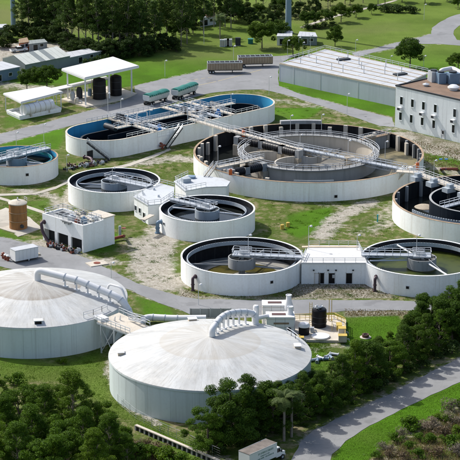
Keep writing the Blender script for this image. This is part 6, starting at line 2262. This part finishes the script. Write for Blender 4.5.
def plant(kind, u, v, h, label, group=None, wide=1.0):
    p = at(u, v)
    h = h * hs(p)
    n = _cnt.get(kind, 0)
    _cnt[kind] = n + 1
    a, b = KIND[kind][n % len(KIND[kind])]
    sh = 'shrub' in kind
    t = thing(TNAME[kind], label, "shrub" if sh else "tree", p, group)
    k = h / NAT_H[kind]
    t.scale = (k * wide, k * wide, k)
    t.rotation_euler = (0, 0, trg.uniform(0, 6.28))
    for nm, me in (("foliage" if sh else "crown", a), ("stems" if sh else "trunk", b)):
        o = bpy.data.objects.new(nm, me)
        COL.objects.link(o)
        o.parent = t
    return t


ORD = ['first', 'second', 'third', 'fourth', 'fifth', 'sixth', 'seventh', 'eighth', 'ninth', 'tenth', 'eleventh', 'twelfth', 'thirteenth', 'fourteenth', 'fifteenth', 'sixteenth', 'seventeenth',
       'eighteenth', 'nineteenth', 'twentieth', 'twenty-first', 'twenty-second', 'twenty-third', 'twenty-fourth', 'twenty-fifth', 'twenty-sixth', 'twenty-seventh', 'twenty-eighth', 'twenty-ninth', 'thirtieth', 'thirty-first', 'thirty-second']

# row along the lane, lower right
row = [(211, 455, 6.4), (224, 451, 8.0), (238, 447, 9.3), (250, 441, 8.8), (262, 437, 9.6), (274, 437, 8.2), (303, 426, 8.0), (313, 421, 8.0), (323, 415, 9.0), (334, 410, 8.4), (346, 403, 8.6),
       (358, 397, 8.2), (369, 391, 8.8), (381, 385, 8.4), (393, 379, 8.8), (405, 373, 8.8), (417, 366, 9.4), (429, 360, 9.0), (441, 354, 9.6), (453, 348, 9.4), (465, 342, 9.4), (480, 335, 9), (497, 327, 9), (515, 318, 9)]
for i, (u, v, h) in enumerate(row):
    plant(['bright', 'upright', 'oak', 'upright', 'upbright', 'oak', 'upright'][i % 7], u - 3 + trg.uniform(-2, 2), v - 3.5 + trg.uniform(-2, 2), h * trg.uniform(0.78, 1.28), f"leafy tree in the front row along the lane, {ORD[i]} from the lower left", "trees along the lane", 1.12)
back = [(244, 428, 6.4), (257, 420, 6.6), (268, 424, 7.0), (280, 418, 6.4), (291, 411, 6.2), (303, 404, 6.2), (316, 398, 6.2), (330, 392, 6.6), (343, 385, 5.2), (355, 379, 4.8), (366, 374, 4.8), (377, 367, 5.8), (388, 360, 6.4),
        (399, 353, 7.2), (410, 345, 8.2), (422, 340, 8.4), (434, 335, 8.2), (446, 331, 8.0), (459, 328, 7.8), (474, 325, 7.5), (490, 321, 7.5)]
for i, (u, v, h) in enumerate(back):
    plant(['upright', 'oak', 'upbright', 'upright', 'oak'][i % 5], u + trg.uniform(-3, 3), v + trg.uniform(-2, 2), h * trg.uniform(0.62, 1.15), f"leafy tree in the back row nearer the tanks, {ORD[i]} from the lower left", "trees along the lane", 1.15)
for i in range(16):
    f = i / 15
    plant('darkshrub', 222 + 230 * f + trg.uniform(-3, 3), 452 - 98 * f + trg.uniform(-3, 2) - (8 if 0.2 < f < 0.5 else 0), trg.uniform(1.6, 3.0), f"dark shrub under the tree row along the lane, {ORD[i]} from the left", "shrubs under the tree row", 1.1)
plant('palm', 284, 441, 7.4, "small fan palm in a gap of the tree row, left of the pair", "palms behind the box truck")
plant('palm', 291.5, 437, 7.2, "small fan palm in a gap of the tree row, right of the pair", "palms behind the box truck")
# cluster, lower left
lft = [('fpine', 73, 441, 12.0), ('bright', 20, 434, 9.0), ('fpine', 46, 441, 9.6), ('fpine', -4, 428, 9.5), ('bright', 97, 444, 8.0), ('fpine', 6, 458, 10.5), ('fpine', 32, 466, 10.0), ('bright', 56, 466, 9.4), ('fpine', 84, 466, 9.6),
       ('fpine', 110, 470, 9.2), ('bright', 66, 486, 10), ('fpine', 18, 488, 10.5), ('fpine', 95, 492, 10), ('bright', 42, 496, 10), ('fpine', 128, 474, 6.4), ('bright', -12, 480, 10), ('fpine', 60, 428, 7.5), ('bright', 118, 458, 6.5), ('fpine', 34, 425, 7.0)]
lft.sort(key=lambda q: q[1])
for i, (k, u, v, h) in enumerate(lft):
    plant(k, u, v, h, f"{'feathery pine' if k == 'fpine' else 'round bright green tree'} in the lower left grove, {ORD[i]} of its trees from the left", "grove at the lower left", 1.1)
plant('shrub', 16.5, 386, 2.9, "round bright shrub on the grass in front of the brown crowned dome")
plant('shrub', 64, 364, 1.2, "small shrub in the shade at the foot of the brown crowned dome, left one")
plant('shrub', 59, 363, 0.9, "tiny shrub in the shade at the foot of the brown crowned dome, leftmost one")
sh_l = [(140, 455, 2.2, 'shrub'), (152, 459, 2.6, 'shrub'), (166, 462, 2.8, 'shrub'), (180, 467, 2.6, 'shrub'), (148, 447, 1.4, 'rustshrub'), (160, 452, 1.5, 'rustshrub'), (139, 446, 1.3, 'dryshrub'), (172, 457, 1.3, 'rustshrub'), (196, 470, 2.2, 'shrub'), (133, 452, 1.8, 'shrub')]
for i, (u, v, h, k) in enumerate(sh_l):
    plant(k, u, v, h, f"{'green' if k == 'shrub' else 'rusty brown' if k == 'rustshrub' else 'grey dry'} shrub at {u / 460:.2f} of the width below the retaining wall".replace(f"at {u / 460:.2f} of the width", f"{ORD[i]} in the thicket"), "shrubs below the retaining wall", 1.2)
# brush at the lower right corner
brush = [(395, 441, 1.7, 'shrub'), (411, 429, 2.6, 'shrub'), (402, 437, 1.6, 'dryshrub'), (422, 427, 1.9, 'dryshrub'), (432, 428, 2.0, 'dryshrub'), (438, 419, 1.2, 'shrub'), (446, 422, 1.4, 'shrub'), (451, 410, 2.0, 'dryshrub'),
         (459, 407, 1.6, 'shrub'), (441, 432, 1.8, 'dryshrub'), (385, 450, 1.4, 'dryshrub'), (376, 458, 1.3, 'shrub'), (390, 457, 1.2, 'rustshrub'), (430, 442, 1.6, 'shrub'), (445, 436, 1.7, 'rustshrub'), (476, 412, 1.8, 'shrub'), (490, 402, 1.7, 'dryshrub'), (508, 395, 1.8, 'shrub'), (484, 428, 1.8, 'dryshrub'),
         (420, 440, 1.5, 'shrub'), (455, 423, 1.9, 'dryshrub'), (409, 448, 1.3, 'shrub'), (450, 446, 2.2, 'shrub'), (462, 436, 2.2, 'shrub'), (437, 455, 1.8, 'rustshrub'), (418, 457, 1.6, 'shrub'), (402, 460, 1.6, 'rustshrub'), (458, 456, 2.2, 'dryshrub')]
brush.sort()
for i, (u, v, h, k) in enumerate(brush):
    plant(k, u, v, h, f"{'green' if k == 'shrub' else 'rusty brown' if k == 'rustshrub' else 'grey dry'} shrub in the brush beyond the lane, {ORD[i]} from the left", "brush beyond the lane", 1.25)

# background belt of pines and understory
pn = [(22, 34, 19), (29, 36, 21), (35, 33, 22), (41, 37, 21), (48, 36, 23), (54, 39, 22), (60, 37, 21), (66, 44, 23), (72, 47, 22), (79, 45, 24), (86, 50, 23), (93, 47, 24), (99, 52, 23), (106, 49, 23), (113, 53, 24), (120, 50, 22),
      (127, 52, 23), (133, 48, 22), (140, 52, 21), (147, 47, 22), (154, 50, 20), (160, 44, 21), (167, 42, 20), (174, 36, 19)]
for i, (u, v, h) in enumerate(pn):
    plant('pine', u, v, h, f"tall pine in the dark background belt, {ORD[i]} from the left", "pines of the background belt", 1.08)
pn2 = [(181, 46, 21), (187, 44, 22), (193, 33, 19), (203.5, 34, 20), (214, 27, 19), (225, 27, 20), (231, 29, 19), (234, 22, 18), (246, 14, 18), (256, 10, 18), (263, 12, 17), (300, 6, 18), (328, 10, 14), (345, 4, 16), (363, 3, 16), (378, 4, 14)]
for i, (u, v, h) in enumerate(pn2):
    plant('pine', u, v, h, f"slender pine on the open lawn right of the belt, {ORD[i]} from the left", "pines on the open lawn")
un = [(104, 33, 8), (47, 29, 8), (2, 47, 8), (9, 40, 7), (20, 37, 7), (30, 36, 7), (40, 39, 8), (50, 41, 8), (59, 43, 8), (68, 50, 7.5), (76, 53, 6.5), (85, 55, 7.5), (94, 56, 6), (103, 58, 7.5), (112, 58, 8), (121, 58, 7), (130, 57, 8.5), (139, 56, 7), (148, 55, 8.5), (156, 52, 7), (165, 49, 7), (115, 47, 8), (134, 45, 8)]
un.sort()
for i, (u, v, h) in enumerate(un):
    plant('under', u, v, h, f"dark leafy understory tree under the background pines, {ORD[i]} from the left", "understory of the background belt", 1.18)
plant('round', 47, 89, 9.4, "dense round tree between the gabled shed and the low canopy, right of two", None, 0.95)
plant('round', 27, 90, 7.4, "dense round tree between the gabled shed and the low canopy, left of two", None, 0.9)
plant('under', 36, 82, 6, "dark tree behind the two round trees at the gabled shed")
plant('darkshrub', 86, 67, 3.0, "dark shrub before the white lean roof, left one")
plant('darkshrub', 97, 64, 3.4, "dark shrub before the white lean roof, middle one")
plant('darkshrub', 106, 63, 3.2, "dark shrub before the white lean roof, right one")
plant('round', 262, 48.5, 11.5, "large round tree on the lawn behind the bulk trailers")
plant('round', 293, 55.5, 8.6, "dark round tree before the right steel mast")
plant('round', 280, 40, 8.5, "round tree left of the right steel mast, behind the large one")
plant('round', 308, 27, 7.5, "leafy round tree at the top, leftmost of the lawn row right of the mast")
plant('round', 325, 25.5, 8.0, "leafy round tree at the top, second in the lawn row right of the mast")
plant('round', 341, 22, 8.5, "leafy round tree at the top, third in the lawn row right of the mast")
plant('round', 356, 17.5, 6.5, "leafy round tree at the top, fourth in the lawn row right of the mast")
plant('round', 371.5, 14, 5.5, "leafy round tree at the top, fifth and smallest in the lawn row", None, 0.8)
plant('round', 335, 46.5, 8.6, "upright leafy tree behind the storage building's back edge", None, 0.8)
plant('round', 410, 68, 11.6, "big dark oak behind the storage building's right end")
plant('round', 458, 71, 7.5, "leafy oak behind the office block at the right edge")
for i, (u, v, h) in enumerate(((236, 22, 9), (243, 18, 9), (251, 24, 8), (258, 20, 8), (268, 27, 8), (275, 18, 8), (283, 14, 9), (299, 18, 8), (313, 13, 8), (206, 24, 8), (196, 28, 8), (185, 34, 8), (176, 40, 8), (226, 21, 8))):
    plant('under' if i % 3 else 'round', u, v, h, f"leafy tree on the far lawn behind the utility cabinets, {ORD[i]} in that loose group", "loose trees on the far lawn")
for i, (u, v, h) in enumerate(((330, 6, 8), (350, 5, 7), (385, 4, 8), (402, 2, 8), (425, 3, 8), (447, 1, 8), (458, 8, 6))):
    plant('round', u, v, h, f"small round tree at the very top right, {ORD[i]} from the left", "trees at the top right", 0.95)
plant('cabbage', 220, 39, 9.0, "cabbage palm on the lawn behind the utility cabinets", None, 1.2)
plant('under', 172, 50, 6.5, "bushy dark tree at the belt's right end near the lawn")
plant('darkshrub', 177, 52, 3.2, "low dark shrub at the right end of the background belt")
for i, (u, v) in enumerate(((385, 12), (391, 12.2), (397, 12.2), (403, 12.6), (409, 12.8), (414, 13))):
    plant('darkshrub', u, v, 3.4, f"clipped dark hedge shrub on the far lawn, {ORD[i]} from the left", "hedge on the far lawn", 1.2)
for i, (u, v) in enumerate(((308, 30), (316, 29), (324, 28), (332, 27))):
    plant('darkshrub', u, v, 2.6, f"dark hedge shrub under the lawn row of round trees, {ORD[i]} from the left", "hedge under the lawn row", 1.4)

# rough grass tufts, weeds and dry brush blades
def tufts():
    rng = np.random.default_rng(5)
    pts = []
    zones = [([(176, 280), (200, 296), (300, 297), (380, 285), (398, 298), (290, 299)], 400, 'g'), ]
    V, F = [], []

    def scatter(poly, n, hgt, wid, V, F):
        P = np.array(px_poly(poly))
        lo, hi = P.min(0), P.max(0)
        q = rng.uniform(lo, hi, size=(n * 3, 2))
        q = q[poly_mask(q, P, 0.01) > 0.5][:n]
        m = len(q)
        a = rng.uniform(0, 2 * pi, m)
        w = wid * rng.uniform(0.5, 1.4, m)
        h = hgt * rng.uniform(0.4, 1.3, m)
        lean = rng.normal(size=(m, 2)) * 0.35 * h[:, None]
        b = sum(len(x) for x in V)
        v = np.zeros((m, 3, 3))
        v[:, 0, 0] = q[:, 0] - w * np.cos(a)
        v[:, 0, 1] = q[:, 1] - w * np.sin(a)
        v[:, 1, 0] = q[:, 0] + w * np.cos(a)
        v[:, 1, 1] = q[:, 1] + w * np.sin(a)
        v[:, 2, 0] = q[:, 0] + lean[:, 0]
        v[:, 2, 1] = q[:, 1] + lean[:, 1]
        v[:, 2, 2] = h
        V.append(v.reshape(-1, 3))
        F.append(b + np.arange(3 * m).reshape(-1, 3))
    def clumps(poly, nc, per, hgt, wid, V, F):
        P = np.array(px_poly(poly))
        q = rng.uniform(P.min(0), P.max(0), size=(nc * 3, 2))
        q = q[poly_mask(q, P, 0.01) > 0.5][:nc]
        for c in q:
            r = rng.uniform(0.3, 1.1)
            m = int(per * r)
            p = c + rng.normal(size=(m, 2)) * r * 0.5
            a = rng.uniform(0, 2 * pi, m)
            w = wid * rng.uniform(0.5, 1.4, m)
            h = hgt * rng.uniform(0.4, 1.3, m) * (0.6 + 0.5 * r)
            b = sum(len(x) for x in V)
            v = np.zeros((m, 3, 3))
            v[:, 0, 0], v[:, 0, 1] = p[:, 0] - w * np.cos(a), p[:, 1] - w * np.sin(a)
            v[:, 1, 0], v[:, 1, 1] = p[:, 0] + w * np.cos(a), p[:, 1] + w * np.sin(a)
            v[:, 2, :2] = p + rng.normal(size=(m, 2)) * 0.5 * h[:, None]
            v[:, 2, 2] = h
            V.append(v.reshape(-1, 3))
            F.append(b + np.arange(3 * m).reshape(-1, 3))
    G = []
    GF = []
    for poly, nc, per in [
        ([(270, 200), (392, 200), (396, 232), (365, 243), (300, 240), (262, 240)], 130, 70),
        ([(84, 222), (140, 228), (175, 250), (182, 290), (150, 285), (118, 262), (88, 256)], 90, 70),
        ([(0, 185), (66, 165), (66, 200), (45, 225), (0, 222)], 70, 70),
        ([(110, 165), (190, 140), (196, 170), (165, 182), (130, 170)], 60, 70),
        ([(265, 108), (330, 108), (390, 130), (380, 134), (300, 118), (270, 122)], 50, 60),
        ([(180, 290), (200, 298), (300, 298), (300, 290)], 40, 60), ([(300, 285), (380, 286), (420, 299), (300, 299)], 60, 60),
        ([(400, 135), (462, 150), (462, 175), (425, 165)], 50, 60), ([(262, 340), (340, 345), (345, 365), (300, 385), (270, 360)], 50, 70),
        ([(0, 362), (60, 366), (105, 345), (112, 395), (160, 425), (215, 448), (180, 452), (110, 415), (60, 392), (0, 385)], 90, 70),
    ]:
        clumps(poly, nc, int(per * 0.8), 0.15, 0.05, G, GF)
    for poly, n, h, w in [
        ([(330, 462), (346, 441), (402, 410), (462, 383), (462, 404), (395, 440), (366, 462)], 16000, 0.10, 0.035),
        ([(343, 317), (396, 313), (410, 335), (352, 354), (338, 338)], 7000, 0.10, 0.035),
        ([(0, 362), (60, 366), (105, 345), (112, 395), (160, 425), (215, 448), (222, 458), (180, 452), (110, 415), (60, 392), (0, 385)], 20000, 0.14, 0.04),
        ([(232, 352), (330, 343), (340, 372), (300, 400), (250, 395)], 7000, 0.16, 0.045),
        ([(280, 338), (330, 344), (325, 352), (282, 350)], 3000, 0.16, 0.045),
    ]:
        scatter(poly, n, h, w, G, GF)
    o = bpy.data.objects.new("grass", np_mesh("grass", np.concatenate(G), np.concatenate(GF), M['grass_blade']))
    o["kind"] = "stuff"
    o["label"] = "short green grass tufts over the lawns and verges"
    o["category"] = "grass"
    COL.objects.link(o)
    G, GF = [], []
    for poly, n, h, w in [
        ([(366, 464), (392, 446), (425, 432), (470, 405), (545, 366), (560, 420), (500, 480), (390, 500), (340, 500)], 16000, 0.85, 0.05),
        ([(130, 440), (150, 447), (185, 462), (200, 470), (130, 470)], 3000, 0.8, 0.05),
        ([(294, 284), (376, 285), (398, 297), (180, 297), (185, 290)], 2000, 0.22, 0.09),
        ([(345, 309), (420, 311), (400, 316), (345, 316)], 900, 0.25, 0.08),
        ([(402, 138), (462, 150), (462, 172), (425, 165)], 1500, 0.3, 0.1),
    ]:
        scatter(poly, n, h, w, G, GF)
    o = bpy.data.objects.new("dry_grass", np_mesh("dry_grass", np.concatenate(G), np.concatenate(GF), M['leaf_straw']))
    o["kind"] = "stuff"
    o["label"] = "straw coloured dry grass in the brush and along bare ground"
    o["category"] = "grass"
    COL.objects.link(o)


tufts()
